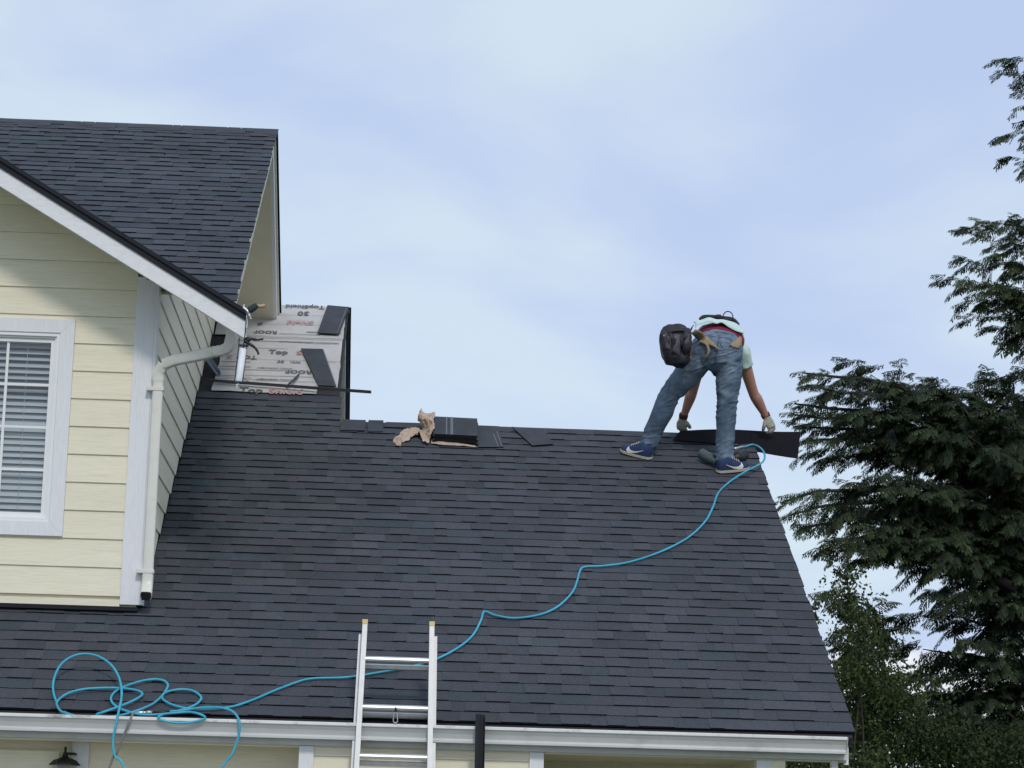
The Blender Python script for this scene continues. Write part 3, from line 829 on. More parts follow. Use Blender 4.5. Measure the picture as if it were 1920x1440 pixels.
rules(f2, [(422, 636, 637, .005), (415, 470, 677, .005), (470, 640, 673, .002), (411, 470, 686, .005), (411, 545, 691, .004), (460, 600, 703, .004), (407, 452, 703, .004), (406, 470, 706, .003), (480, 590, 713, .003), (405, 520, 709, .003), (480, 540, 652, .003), (590, 636, 644, .003), (595, 630, 678, .002)])
pr(f3, 'Top', 471, 731.5, 0.119, 'ink_black', h=0.018)
pr(f3, 'Shield', 536, 734.5, 0.119, 'ink_red', h=0.018)

# ================================================================== loose sheets on the roof
def sheet(name, label, cat, corners, thick, mats, group=None, bend=None, div=10, lines=()):
    """four surveyed corners (a b along the near edge, c d along the far edge)"""
    a, b_, c, d = [Vector(p) for p in corners]; o = MB(); vs = []
    n = (b_ - a).cross(d - a).normalized()
    if n.z < 0: n = -n
    for j in range(div + 1):
        for i in range(div + 1):
            s, t = i / div, j / div
            p = (a * (1 - s) + b_ * s) * (1 - t) + (d * (1 - s) + c * s) * t
            if bend: p = p + Vector(bend(s, t))
            vs.append(p)
    k = len(vs); vs += [p - n * thick for p in vs]; fs = []; mi = []
    w = div + 1
    for j in range(div):
        for i in range(div):
            q = (j * w + i, j * w + i + 1, (j + 1) * w + i + 1, (j + 1) * w + i)
            fs.append(q); mi.append(0); fs.append(tuple(k + t for t in q[::-1])); mi.append(1)
    rim = [(i, i + 1) for i in range(div)] + [(div + j * w, div + (j + 1) * w) for j in range(div)] + [(w * div + i + 1, w * div + i) for i in range(div)] + [((j + 1) * w, j * w) for j in range(div)]
    for p, q in rim: fs.append((p, k + p, k + q, q)); mi.append(1)
    o.add(vs, fs, mi)
    ob = o.build(name, mats, None)
    me = ob.data; ctr = sum(vs[:k], Vector()) / k
    me.transform(Matrix.Translation(-ctr)); ob.location = ctr
    if label: tag(ob, label, cat, group)
    return ob
def along(ob, a, b_, w, mat, name='sealant_line'):
    m = MB(); m.bar(a, b_, w, 0.002, RN); return m.build(name, mat, ob)
M['tar'] = material('sealant_stripe', (0.14, 0.15, 0.165), 0.6, var=0.2, scale=80)
bpy.context.view_layer.update()
CS = [M['cap'], M['back']]
s1 = sheet('loose_shingle', 'dark loose shingle over the step ridge corner on the underlayment', 'shingle', [Rf(595, 624, .03), Rf(636, 626, .03), Rf(655, 575.5, .035), Rf(614, 572, .035)], 0.005, CS, 'loose shingles on the roof')
s2 = sheet('loose_shingle', 'dark loose shingle slanting across the printed underlayment beside the rake', 'shingle', [Rf(597, 722, .022), Rf(631, 724, .022), Rf(606, 654, .020), Rf(564, 653, .022)], 0.005, CS, 'loose shingles on the roof')
s3 = sheet('loose_shingle', 'loose cap shingle with pale stripe beside the paper-wrapped bundle', 'shingle', [Rf(896, 838, .02), Rf(944, 838, .02), Rf(936, 799, .025), Rf(889, 797, .03)], 0.005, CS, 'loose shingles on the roof')
s4 = sheet('loose_shingle', 'pointed loose cap shingle lying on the ridge right of the bundle', 'shingle', [Rf(998, 835, .02), Rf(1038, 832, .02), Rf(1018, 805, .02), Rf(960, 800, .025)], 0.005, CS, 'loose shingles on the roof')
s5 = sheet('loose_shingle', 'cap shingle laid on the ridge foot of the step rake', 'shingle', [Rf(638, 806, .02), Rf(684, 807, .02), Rf(686, 787.5, .02), Rf(641, 786, .02)], 0.005, CS, 'loose shingles on the roof')
s6 = sheet('loose_shingle', 'second cap shingle laid on the ridge between step rake and paper', 'shingle', [Rf(689, 809, .018), Rf(718, 809, .018), Rf(719, 788, .018), Rf(691, 787.5, .018)], 0.005, CS, 'loose shingles on the roof')
s7 = sheet('loose_shingle', 'low cap shingle on the ridge just left of the torn paper', 'shingle', [Rf(720, 800, .016), Rf(790, 803, .016), Rf(790, 793, .016), Rf(724, 791, .016)], 0.005, CS, 'loose shingles on the roof')
bpy.context.view_layer.update()
for ob, (a, c) in ((s3, ((920, 799), (934, 837))), (s3, ((928, 799), (941, 837))), (s1, ((650, 577), (632, 625))), (s2, ((605, 655), (629, 722)))):
    along(ob, Rf(*a, .0235 if ob is not s1 else .035), Rf(*c, .0225 if ob is not s1 else .033), 0.006, M['tar'])

# bundle of cap shingles in torn paper
bun = empty('shingle_bundle', Rf(850, 833, 0.0))
tag(bun, 'stack of dark cap shingles on the ridge in torn brown paper', 'shingle bundle')
n_l = 11
A0, B0 = Rf(812, 832, 0.012), Rf(893, 836, 0.012)
dep = 0.40
for k in range(n_l):
    j = random.Random(k); off = j.uniform(-0.012, 0.022); h = 0.0085 * k
    m = MB(); vs = []; nn = 12
    for i in range(nn + 1):
        t = i / nn
        base = roof_pt(0, 0, 0)
        up = RU * (t * dep)
        drop = -max(0.0, t - 0.62) ** 2 * 0.9                     # bends over the ridge
        for X in (A0, B0):
            vs.append(X + Vector((off, 0, 0)) + up * 0.9 + RN * (h + 0.0 + drop * 0.35 + 0.05 * math.sin(min(1, t * 1.3) * math.pi / 2)))
    kk = len(vs); vs += [p - RN * 0.0065 for p in vs]
    fs = []; mi = []
    for i in range(nn):
        a = 2 * i; q = (a, a + 1, a + 3, a + 2)
        fs += [q, tuple(kk + t for t in q[::-1]), (a, a + 2, kk + a + 2, kk + a), (a + 1, kk + a + 1, kk + a + 3, a + 3)]; mi += [0, 1, 1, 1]
    fs.append((0, kk, kk + 1, 1)); mi.append(1); fs.append((2 * nn, 2 * nn + 1, kk + 2 * nn + 1, kk + 2 * nn)); mi.append(1)
    m.add(vs, fs, mi)
    lay_ = m.build('shingle_layer', [M['cap'], M['back']], bun)
    if k == n_l - 1:
        for fx in (0.28, 0.40):
            pts = []
            for i in range(nn - 1): pts.append(vs[2 * i].lerp(vs[2 * i + 1], fx + 0.0) + RN * 0.0012)
            st = MB()
            for p, q in zip(pts, pts[1:]): st.bar(p, q, 0.010 if fx < .3 else 0.02, 0.0015, RN)
            st.build('sealant_line', M['tar'], lay_)
M['paper'] = material('brown_kraft_paper', (0.50, 0.385, 0.30), 0.85, var=0.12, scale=18, bump=0.3, bump_scale=30, dirt=(0.62, 0.56, 0.50), dirt_scale=9, dirt_lo=0.58)
def paper(name, parent, rows, seed, amp=0.012, div=7):
    """rows of surveyed points swept into one crumpled sheet"""
    R = [crom(r_, div) for r_ in rows]; n = len(R[0]); cols = [crom([R[j][i] for j in range(len(R))], div) for i in range(n)]
    m_ = len(cols[0]); vs = []
    for i in range(n):
        for j in range(m_):
            p = cols[i][j]; q = p * 14 + Vector((seed, seed * 2, 0))
            c = abs(noise.noise(q)) * 1.6 + 0.6 * abs(noise.noise(q * 2.3)) - 0.6
            vs.append(p + Vector((noise.noise(q + Vector((9, 0, 0))) * amp, -abs(c) * amp * 1.3, c * amp)))
    fs = [(i * m_ + j, i * m_ + j + 1, (i + 1) * m_ + j + 1, (i + 1) * m_ + j) for i in range(n - 1) for j in range(m_ - 1)]
    b = MB().add(vs, fs)
    o = b.build(name, M['paper'], parent)
    md = o.modifiers.new('thick', 'SOLIDIFY'); md.thickness = 0.0008
    return o
def rp(lst): return [Rf(x, y, h) for x, y, h in lst]
paper('paper_wrap', bun, [rp([(782, 780, .12), (790, 766, .19), (797, 772, .15), (817, 773, .17)]),
                          rp([(781, 787, .10), (792, 784, .14), (803, 784, .15), (815, 788, .14)]),
                          rp([(790, 795, .05), (796, 800, .07), (804, 804, .09), (812, 805, .11)]),
                          rp([(786, 814, .02), (794, 822, .035), (802, 828, .04), (809, 822, .05)])], 3, 0.034)
paper('paper_wrap', bun, [rp([(754, 808, .02), (768, 803, .03), (780, 801, .04), (788, 800, .04)]),
                          rp([(752, 814, .02), (766, 810, .04), (778, 807, .05), (787, 806, .05)]),
                          rp([(746, 826, .012), (758, 826, .02), (770, 820, .03), (784, 812, .02)])], 8, 0.03)
paper('paper_wrap', bun, [rp([(738, 826, .012), (744, 820, .03), (749, 815, .035), (754, 812, .03)]), rp([(741, 828, .012), (745, 830, .02), (749, 828, .03), (754, 822, .02)]), rp([(745, 838, .010), (747, 837, .012), (749, 834, .014), (752, 828, .012)])], 12, 0.022)
paper('paper_wrap', bun, [rp([(810, 822, .03), (825, 823, .035), (850, 829, .03), (890, 835, .025)]), rp([(808, 830, .02), (830, 833, .028), (860, 835, .022), (893, 837.5, .02)]), rp([(812, 832, .012), (835, 834, .012), (860, 836, .012), (893, 838, .012)])], 17, 0.006)

# ================================================================== tools on the upper slope
M['steel'] = material('brushed_steel', (0.55, 0.56, 0.57), 0.35, metal=0.9, var=0.06, scale=30)
M['alu'] = material('scuffed_aluminium', (0.47, 0.48, 0.485), 0.5, metal=0.5, var=0.06, scale=26, dirt=(0.42, 0.41, 0.39), dirt_scale=18, dirt_lo=0.60, spec=0.5)
M['rung'] = material('ribbed_aluminium', (0.62, 0.62, 0.61), 0.4, metal=0.85, var=0.08, scale=30)
M['darkstrip'] = material('charcoal_flashing', (0.075, 0.078, 0.088), 0.5, var=0.1, scale=10, metal=0.2)
fs_ = MB()
a, b_ = Rf(386, 714, 0.03), Rf(696, 736.5, 0.05)
fs_.bar(a, b_, 0.030, 0.004, RN); fs_.bar(a + RN * 0.012 - RU * 0.014, b_ + RN * 0.012 - RU * 0.014, 0.004, 0.026, RN)
st = fs_.build('drip_edge_strip', M['darkstrip']); tag(st, 'long charcoal metal strip laid across the underlayment, jutting past the rake', 'metal strip')
M['bluegrey'] = material('blue_grey_flashing', (0.20, 0.25, 0.36), 0.4, metal=0.3, var=0.1, scale=14)
fl = MB(); fl.bar(Rf(389, 672, 0.06), Rf(410, 702, 0.02), 0.045, 0.004, RN); fl.bar(Rf(392, 671, 0.10), Rf(413, 701, 0.05), 0.004, 0.05, RN)
tag(fl.build('step_flashing', M['bluegrey']), 'blue-grey bent flashing piece leaning against the side wall below the downspout', 'flashing')
M['black_plastic'] = material('black_plastic', (0.014, 0.015, 0.018), 0.45, var=0.15, scale=25)
kn = MB(); kn.tube(crom([Rf(536, 727, .03), Rf(541, 721, .05), Rf(550, 713, .045), Rf(560, 703, .03)], 4), [0.008] * 5 + [0.010] * 8, 6); 
tag(kn.build('pry_tool', M['black_plastic']), 'small black pry tool lying on the metal strip', 'hand tool')

# caulking gun hung on the barge end
YC = 0.62
cg = empty('caulking_gun', Py(445, 725, YC))
tag(cg, 'black caulking gun with white cartridge hanging at the barge board end', 'caulking gun')
M['tube_white'] = material('white_cartridge', (0.76, 0.79, 0.82), 0.4, var=0.05, scale=30, dirt=(0.42, 0.50, 0.62), dirt_scale=26, dirt_lo=0.60)
c0, c1 = Py(447.5, 716, YC), Py(456, 654, YC)
MB().tube([c0, c0.lerp(c1, .03), c1], [0.022, 0.0235, 0.0235], 16).build('cartridge', M['tube_white'], cg)
MB().tube([Py(443, 731, YC), Py(444.5, 722, YC), c0], [0.0035, 0.006, 0.009], 10).build('nozzle', M['tube_white'], cg)
for dx in (-0.026, 0.026):
    MB().bar(c0 + Vector((dx, 0, -0.004)), c1 + Vector((dx, 0, 0.075)), 0.006, 0.010, (0, 1, 0)).build('frame_rail', M['black_plastic'], cg)
MB().obox(c0 + Vector((0, 0, -0.006)), (0.030, 0, 0.003), (0, 0.014, 0), (0, 0, 0.003)).build('front_plate', M['black_plastic'], cg)
MB().obox(c1 + Vector((0.004, 0, 0.022)), (0.030, 0, 0), (0, 0.016, 0), (0, 0, 0.005)).build('rear_plate', M['black_plastic'], cg)
MB().tube([c1, c1 + Vector((0.012, 0, 0.14))], 0.004, 8).build('plunger_rod', M['black_plastic'], cg)
MB().tube(crom([Py(460, 640, YC), Py(468, 645, YC), Py(477, 651, YC), Py(483, 659, YC), Py(484.5, 665, YC)], 5), [0.012] * 5 + [0.010] * 5 + [0.008] * 5 + [0.007] * 5 + [0.004], 8).build('handle', M['black_plastic'], cg)
MB().tube(crom([Py(462, 640, YC), Py(470, 635, YC), Py(482, 637, YC), Py(494, 635.5, YC)], 5), [0.014] * 5 + [0.009] * 5 + [0.006] * 6, 8).build('trigger', M['black_plastic'], cg)
MB().tube(crom([Py(457, 637, YC), Py(461, 634, YC), Py(466, 632, YC)], 4), 0.005, 7).build('hook', M['black_plastic'], cg)
MB().tube([Py(456, 709, YC), Py(468, 717, YC)], 0.002, 6).build('puncture_pin', M['black_plastic'], cg)
MB().tube(crom([Py(462, 590, 0.66), Py(463.5, 605, 0.655), Py(461.5, 622, 0.64), Py(460, 640, 0.62)], 4), 0.0022, 6).build('cord', M['steel'], cg)

# hammer on the eave corner
M['grip'] = material('dark_rubber_grip', (0.022, 0.032, 0.035), 0.7, var=0.2, scale=30)
M['wood'] = material('ash_handle', (0.46, 0.33, 0.20), 0.55, var=0.15, scale=20, stretch=(1, 1, 6))
hm = empty('hammer', Py(470, 585, 0.64))
tag(hm, 'roofing hammer lying at the tip of the barge board, head over the edge', 'hammer')
YH = 0.66
MB().tube(crom([Py(466, 582, YH), Py(472, 579, YH), Py(482, 572, YH)], 4), [0.022, .023, .024, .024, .024, .023, .022, .020, .018], 8, flat=(1, .8)).build('grip', M['grip'], hm)
MB().tube([Py(482, 573, YH), Py(490, 574.5, YH), Py(497, 572.5, YH)], [0.012, 0.013, 0.013], 8).build('handle_end', M['wood'], hm)
MB().tube(crom([Py(458, 571, YH), Py(457, 577, YH), Py(463, 582, YH), Py(466, 588, YH), Py(469, 596, YH), Py(471, 598, YH)], 4), [0.006] * 4 + [0.010] * 4 + [0.013] * 4 + [0.010] * 4 + [0.006] * 5, 8).build('head', M['steel'], hm)
# ================================================================== extension ladder against the gutter
lad = empty('extension_ladder', (Py(740, 1420, -0.8).x, -0.82, GZ))
tag(lad, 'aluminium extension ladder with yellow rail caps leaning on the gutter', 'ladder')
lean = math.radians(14)
LD = Vector((0, math.sin(lean), math.cos(lean))); LN = Vector((0, -math.cos(lean), math.sin(lean)))   # up the ladder, out of it
yt = 0.02
TL, TR = Py(684.5, 1168, yt), Py(810, 1172, yt)
skew = (Py(664, 1440, -0.12) - Py(684.5, 1168, yt)).x / (Py(664, 1440, -0.12) - Py(684.5, 1168, yt)).z
BD = lambda T, l: T + Vector((-(-l) * 0, 0, 0)) - LD * l
Lx = Py(669, 1440, -0.05).x; Rx = Py(805, 1440, -0.05).x
dz_ = TL.z - Py(669, 1440, -0.05).z
def rail_pt(T, xb, l): return T - LD * l + Vector(((xb - T.x) * (l * LD.z) / dz_, 0, 0))
L_len = (TL.z - GZ) / LD.z
for T, xb, s in ((TL, Lx, -1), (TR, Rx, 1)):
    a, c = rail_pt(T, xb, 0), rail_pt(T, xb, L_len)
    m = MB(); m.bar(a, c, 0.030, 0.006, LN); m.bar(a - LN * 0.03 + Vector((s * 0.012, 0, 0)), c - LN * 0.03 + Vector((s * 0.012, 0, 0)), 0.006, 0.06, LN); m.bar(a - LN * 0.062, c - LN * 0.062, 0.030, 0.006, LN)
    m.build('fly_rail', M['alu'], lad)
    yc = material('yellow_plastic_cap', (0.62, 0.50, 0.20), 0.6, var=0.08, scale=20) if s < 0 else yc
    MB().obox(a - LN * 0.03 + LD * 0.008, (0.0165, 0, 0), LD * 0.014, LN * 0.036).build('rail_cap', yc, lad)
    off = Vector((s * 0.020, 0, 0)) - LN * 0.068
    a2, c2 = rail_pt(T, xb, 0.05) + off, rail_pt(T, xb, L_len) + off
    m = MB(); m.bar(a2, c2, 0.030, 0.006, LN); m.bar(a2 - LN * 0.03 + Vector((s * 0.012, 0, 0)), c2 - LN * 0.03 + Vector((s * 0.012, 0, 0)), 0.006, 0.06, LN)
    m.build('base_rail', M['alu'], lad)
    MB().obox(c2 + LD * 0.03, (0.035, 0, 0), (0, 0.06, 0), (0, 0, 0.02)).build('foot', M['black_plastic'], lad)
l0 = (TL.z - Py(747, 1232, 0.0).z) / LD.z + 0.01
k = 0
while l0 + k * 0.305 < L_len:
    l = l0 + k * 0.305
    a, c = rail_pt(TL, Lx, l) + Vector((0.012, 0, 0)), rail_pt(TR, Rx, l) - Vector((0.012, 0, 0))
    for nm, off, dl in (('rung', -LN * 0.032, 0.0), ('base_rung', -LN * 0.10, 0.026)):
        m = MB(); p, q = a + off - LD * dl, c + off - LD * dl
        ax = (q - p).normalized(); vs = []; sg = 20
        for e in (p, q):
            for t in range(sg):
                an = 2 * math.pi * t / sg; r_ = 0.019 + (0.0012 if t % 2 else 0)
                vs.append(e + LN * (math.cos(an) * r_) + LD * (math.sin(an) * r_ * 0.95))
        m.add(vs, [(t, (t + 1) % sg, sg + (t + 1) % sg, sg + t) for t in range(sg)])
        m.build(nm, M['rung'], lad)
    k += 1
hk = empty('snap_hook', Py(742, 1356, -0.1))
tag(hk, 'small steel snap hook dangling below the second ladder rung', 'hook')
hy = -0.13
MB().tube(crom([Py(741, 1335, hy), Py(738.5, 1342, hy), Py(737.5, 1352, hy), Py(741, 1355.5, hy), Py(745, 1353, hy), Py(745, 1342, hy), Py(743, 1335, hy), Py(741, 1335, hy)], 5), 0.0035, 8).build('gate', M['steel'], hk)
MB().tube([Py(742, 1326, hy), Py(742, 1331, hy), Py(742, 1335, hy)], [0.005, 0.008, 0.006], 8).build('swivel', M['black_plastic'], hk)

# black metal channel leaning on the gutter
ch = MB(); yb = -0.16
t0, t1 = Py(901, 1339, yb + 0.02), Py(899, 1445, yb - 0.03)
dch = (t1 - t0).normalized(); bot = t0 + dch * ((t0.z - GZ) / -dch.z)
ch.bar(t0 + Vector((-0.018, 0, 0)), bot + Vector((-0.018, 0, 0)), 0.024, 0.010, (0, -1, 0))
ch.bar(t0 + Vector((0.008, 0.02, 0)), bot + Vector((0.008, 0.02, 0)), 0.034, 0.004, (0, -1, 0))
ch.bar(t0 + Vector((0.027, 0, -0.01)), bot + Vector((0.027, 0, 0)), 0.004, 0.035, (0, -1, 0))
tag(ch.build('metal_channel', M['blackmetal']), 'black metal channel standing upright against the gutter right of the ladder', 'metal channel')

# ================================================================== air hose
M['hose'] = material('turquoise_rubber_hose', (0.045, 0.38, 0.53), 0.42, var=0.06, scale=20, spec=0.45, blotch=0.16, blotch_scale=2.2, dirt=(0.07, 0.25, 0.31), dirt_scale=7, dirt_lo=0.56)
HR = 0.0075
def cr6(x, y): return 60 + x / 3.5556, 1140 + y / 3.5556
main_line = [(1391, 840), (1402, 836), (1414, 834), (1428, 842), (1434, 855), (1428, 868), (1400, 883), (1370, 902), (1347, 924), (1337, 950), (1322, 978), (1290, 1008), (1240, 1034), (1180, 1054), (1130, 1061), (1096, 1063), (1087, 1072), (1082, 1090), (1072, 1112), (1045, 1138), (1010, 1153), (965, 1159), (930, 1154), (912, 1147), (906, 1149), (901, 1165), (885, 1193), (855, 1217), (815, 1237), (770, 1250), (710, 1261), (650, 1270), (590, 1272), (560, 1278), (510, 1297), (470, 1314), (430, 1326)]
pts = [Rf(x, y, 0.022 if 4 > i or i > 6 else 0.03) for i, (x, y) in enumerate(main_line)]
pts[3:7] = [Rf(x, y, 0.06) for x, y in main_line[3:7]]
for x, y in [(1150, 674), (1050, 672), (950, 650), (885, 620), (868, 592), (900, 560), (985, 543), (1070, 552), (1125, 590), (1115, 625), (1060, 660), (975, 685), (900, 702)]:
    pts.append(Rf(*cr6(x, y), 0.026))
for x, y in [(848, 722), (850, 742), (930, 762), (1020, 766), (1110, 752), (1155, 732), (1120, 708)]:
    pts.append(Py(*cr6(x, y), -0.135))
for x, y in [(1050, 694), (950, 700)]: pts.append(Py(*cr6(x, y), -0.08))
for x, y in [(800, 712), (700, 706), (640, 690), (570, 662), (530, 622), (532, 585), (568, 548), (640, 515), (740, 485), (830, 475), (888, 490), (905, 522), (870, 582), (800, 642), (690, 688)]:
    pts.append(Rf(*cr6(x, y), 0.03))
for x, y in [(585, 716), (500, 724), (430, 712)]: pts.append(Py(*cr6(x, y), -0.06))
for x, y in [(500, 686), (600, 650), (690, 610), (736, 574), (700, 550), (600, 535), (480, 533), (350, 541), (250, 565), (185, 605), (165, 642), (190, 685)]: pts.append(Rf(*cr6(x, y), 0.035))
for x, y, yy in [(240, 712, -0.05), (285, 718, -0.06), (230, 700, -0.02), (190, 670, 0.05), (155, 605, 0.10), (140, 535, 0.16), (152, 455, 0.24), (195, 375, 0.32), (265, 325, 0.38), (350, 306, 0.40), (440, 322, 0.37), (520, 372, 0.31), (570, 442, 0.22), (594, 520, 0.13), (596, 600, 0.02), (580, 680, -0.13), (556, 790, -0.16), (540, 890, -0.16), (555, 990, -0.17), (615, 1075, -0.18)]:
    pts.append(Py(*cr6(x, y), yy))
pts += [Vector((pts[-1].x + 0.12, -0.2, -0.8)), Vector((pts[-1].x + 0.1, -0.3, -1.6)), Vector((pts[-1].x + 0.3, -0.6, GZ + 0.02)), Vector((pts[-1].x + 0.9, -1.6, GZ + 0.03))]
hose = MB().tube(crom(pts, 7), HR, 10).build('air_hose', M['hose'])
tag(hose, 'long turquoise air hose running from the nail gun down to loops at the gutter', 'hose')
h2 = [Py(*cr6(x, y), yy) for x, y, yy in [(915, 690, -0.05), (1000, 684, -0.045), (1100, 668, -0.05), (1200, 662, -0.08), (1280, 668, -0.11), (1340, 692, -0.13), (1376, 738, -0.142), (1385, 800, -0.15), (1370, 880, -0.15), (1330, 980, -0.16), (1262, 1075, -0.17)]]
h2 += [Vector((h2[-1].x - 0.15, -0.25, -0.7)), Vector((h2[-1].x - 0.2, -0.35, -1.6)), Vector((h2[-1].x - 0.4, -0.7, GZ + 0.02))]
h2r = empty('hose_end', h2[0]); tag(h2r, 'short turquoise hose arching over the gutter from the brass coupling', 'hose')
MB().tube(crom(h2, 7), HR, 10).build('hose', M['hose'], h2r)
MB().tube([Py(*cr6(918, 690), -0.05), Py(*cr6(860, 695), -0.05), Py(*cr6(800, 697), -0.05)], [0.011, 0.010, 0.009], 10).build('sleeve', M['black_plastic'], h2r)
MB().tube([Py(*cr6(x, 697 + (800 - x) * 0.01), -0.05) for x in (802, 790, 788, 770, 768, 745, 743, 715, 690)], [0.010, .010, .013, .013, .009, .009, .011, .011, .006], 10).build('coupling', M['steel'], h2r)
M['greyhose'] = material('grey_rubber_hose', (0.17, 0.165, 0.155), 0.5, var=0.1, scale=20)
gh = [Py(*cr6(x, y), yy) for x, y, yy in [(690, 698, -0.055), (672, 708, -0.09), (655, 745, -0.135), (620, 830, -0.14), (560, 980, -0.15), (510, 1080, -0.16)]]
gh += [gh[-1] + Vector((-0.25, -0.2, -1.0)), gh[-1] + Vector((-0.4, -0.4, -2.0))]
tag(MB().tube(crom(gh, 6), 0.0075, 8).build('grey_hose', M['greyhose']), 'thin grey hose hanging straight down from the coupling over the gutter', 'hose')
# ================================================================== the roofer
M['denim'] = material('worn_blue_denim', (0.098, 0.143, 0.208), 0.9, var=0.05, scale=9, stretch=(1, 1, 0.6), bump=0.2, bump_scale=160, color2=(0.185, 0.235, 0.305), blotch=0.22, blotch_scale=5, spec=0.2, coords='World')
M['skin'] = material('tanned_skin', (0.42, 0.215, 0.155), 0.55, var=0.08, scale=22, trans=0.08)
M['mint'] = material('mint_cotton', (0.56, 0.70, 0.66), 0.9, var=0.06, scale=40, bump=0.2, spec=0.2)
M['maroon'] = material('maroon_cotton', (0.235, 0.030, 0.060), 0.9, var=0.1, scale=60, bump=0.2, spec=0.2)
M['glove'] = material('grey_work_glove', (0.37, 0.345, 0.29), 0.85, var=0.18, scale=40, bump=0.3, dirt=(0.13, 0.12, 0.11), dirt_scale=16, dirt_lo=0.56)
M['cuff'] = material('dark_glove_cuff', (0.085, 0.028, 0.028), 0.85, var=0.15, scale=40)
M['hair'] = material('dark_hair', (0.02, 0.015, 0.012), 0.7, var=0.2, scale=60)
M['shoe_blue'] = material('blue_suede', (0.030, 0.050, 0.118), 0.85, var=0.15, scale=50, bump=0.2, spec=0.2, dirt=(0.08, 0.09, 0.13), dirt_scale=14, dirt_lo=0.60)
M['shoe_white'] = material('off_white_rubber', (0.62, 0.56, 0.46), 0.6, var=0.08, scale=30)
M['shoe_sole'] = material('dark_outsole', (0.055, 0.035, 0.032), 0.8)
M['swoosh'] = material('white_leather', (0.74, 0.72, 0.68), 0.5)
M['leather'] = material('black_leather_pouch', (0.020, 0.018, 0.026), 0.5, var=0.25, scale=20, bump=0.15, bump_scale=60, spec=0.35)
M['suede'] = material('tan_suede_strap', (0.30, 0.225, 0.15), 0.85, var=0.14, scale=26, bump=0.25, dirt=(0.16, 0.12, 0.09), dirt_scale=9, dirt_lo=0.58)

def loft(path, radii, seg=24, div=6, wr=None, side=Vector((1, 0, 0)), caps=True, sq=1.0):
    """smooth closed tube; radii are (across, front-back) pairs; wr(t, angle) adds cloth folds"""
    pts = crom(path, div); rr = crom([Vector((a, b, 0)) for a, b in radii], div)
    n = len(pts); vs = []; b = MB()
    for i, p in enumerate(pts):
        t = (pts[min(i + 1, n - 1)] - pts[max(i - 1, 0)]).normalized()
        s = (side - t * side.dot(t)).normalized(); u = t.cross(s)
        for k in range(seg):
            a = 2 * math.pi * k / seg
            d = 1.0 + (wr(i / (n - 1), a) if wr else 0.0)
            ca, sa = math.cos(a), math.sin(a)
            vs.append(p + s * (math.copysign(abs(ca) ** sq, ca) * rr[i].x * d) + u * (math.copysign(abs(sa) ** sq, sa) * rr[i].y * d))
    fs = [(i * seg + k, i * seg + (k + 1) % seg, (i + 1) * seg + (k + 1) % seg, (i + 1) * seg + k) for i in range(n - 1) for k in range(seg)]
    if caps: fs += [tuple(range(seg))[::-1], tuple((n - 1) * seg + k for k in range(seg))]
    return b.add(vs, fs, smooth=True)
def merge(*bs):
    o = MB()
    for b in bs: o.add(b.v, b.f, smooth=True)
    return o
def fuse(name, b, mat, parent, voxel=0.008, smooth=3, folds=None):
    """several overlapping lofts become one continuous skin"""
    me = b.mesh(name, mat); t = bpy.data.objects.new('t', me); COL.objects.link(t)
    md = t.modifiers.new('r', 'REMESH'); md.mode = 'VOXEL'; md.voxel_size = voxel
    ms = t.modifiers.new('s', 'SMOOTH'); ms.iterations = smooth; ms.factor = 0.5
    bpy.context.view_layer.update()
    m2 = bpy.data.meshes.new_from_object(t.evaluated_get(bpy.context.evaluated_depsgraph_get()))
    bpy.data.objects.remove(t)
    if folds:
        no = [v.normal.copy() for v in m2.vertices]
        for v, nn in zip(m2.vertices, no): v.co += nn * folds(v.co)
    m2.polygons.foreach_set('use_smooth', [True] * len(m2.polygons))
    if not m2.materials: m2.materials.append(mat)
    m2.name = name
    return link(name, m2, parent)

LF, RFt = Rf(1195, 852), Rf(1366, 884)                     # feet
person = empty('person', (LF + RFt) / 2)
tag(person, 'person in blue jeans and mint shirt bending over the ridge, seen from behind', 'person')
Lan, Lkn, Lhp = Py(1212, 838, 3.97), Py(1258, 738, 3.80), Py(1322, 660, 3.56)
Ran, Rkn, Rhp = Py(1358, 862, 3.76), Py(1363, 752, 3.62), Py(1369, 664, 3.54)
Pel, Wst, Chs = Py(1346, 640, 3.56), Py(1350, 617, 3.68), Py(1349, 622, 4.02)
def folds(seed, k=26):
    def f(t, a):
        s = math.sin(t * k + 2.2 * math.sin(a + seed) + seed) * 0.034
        s += math.sin(t * k * 1.9 - 1.7 * math.cos(a * 2 + seed)) * 0.022
        g = 0.35 + 1.1 * (t > 0.82) + 0.9 * math.exp(-((t - 0.45) / 0.12) ** 2) + 0.5 * math.exp(-((t - 0.08) / 0.1) ** 2)
        return s * g
    return f
lleg = loft([Lhp + Vector((0.02, 0, 0.05)), Lhp + (Lkn - Lhp) * 0.35, Lkn + (Lhp - Lkn) * 0.25, Lkn, Lkn + (Lan - Lkn) * 0.35, Lkn + (Lan - Lkn) * 0.7, Lan + Vector((0, 0, 0.0))],
            [(0.115, 0.13), (0.112, 0.118), (0.094, 0.098), (0.083, 0.086), (0.081, 0.083), (0.074, 0.076), (0.069, 0.078)], wr=folds(1), div=8)
rleg = loft([Rhp + Vector((-0.01, 0, 0.05)), Rhp + (Rkn - Rhp) * 0.35, Rkn + (Rhp - Rkn) * 0.25, Rkn, Rkn + (Ran - Rkn) * 0.35, Rkn + (Ran - Rkn) * 0.7, Ran + Vector((0, 0, -0.005))],
            [(0.108, 0.13), (0.104, 0.115), (0.090, 0.096), (0.080, 0.086), (0.078, 0.083), (0.073, 0.078), (0.070, 0.080)], wr=folds(4), div=8)
TILT = Vector((1, 0, -0.10)).normalized()
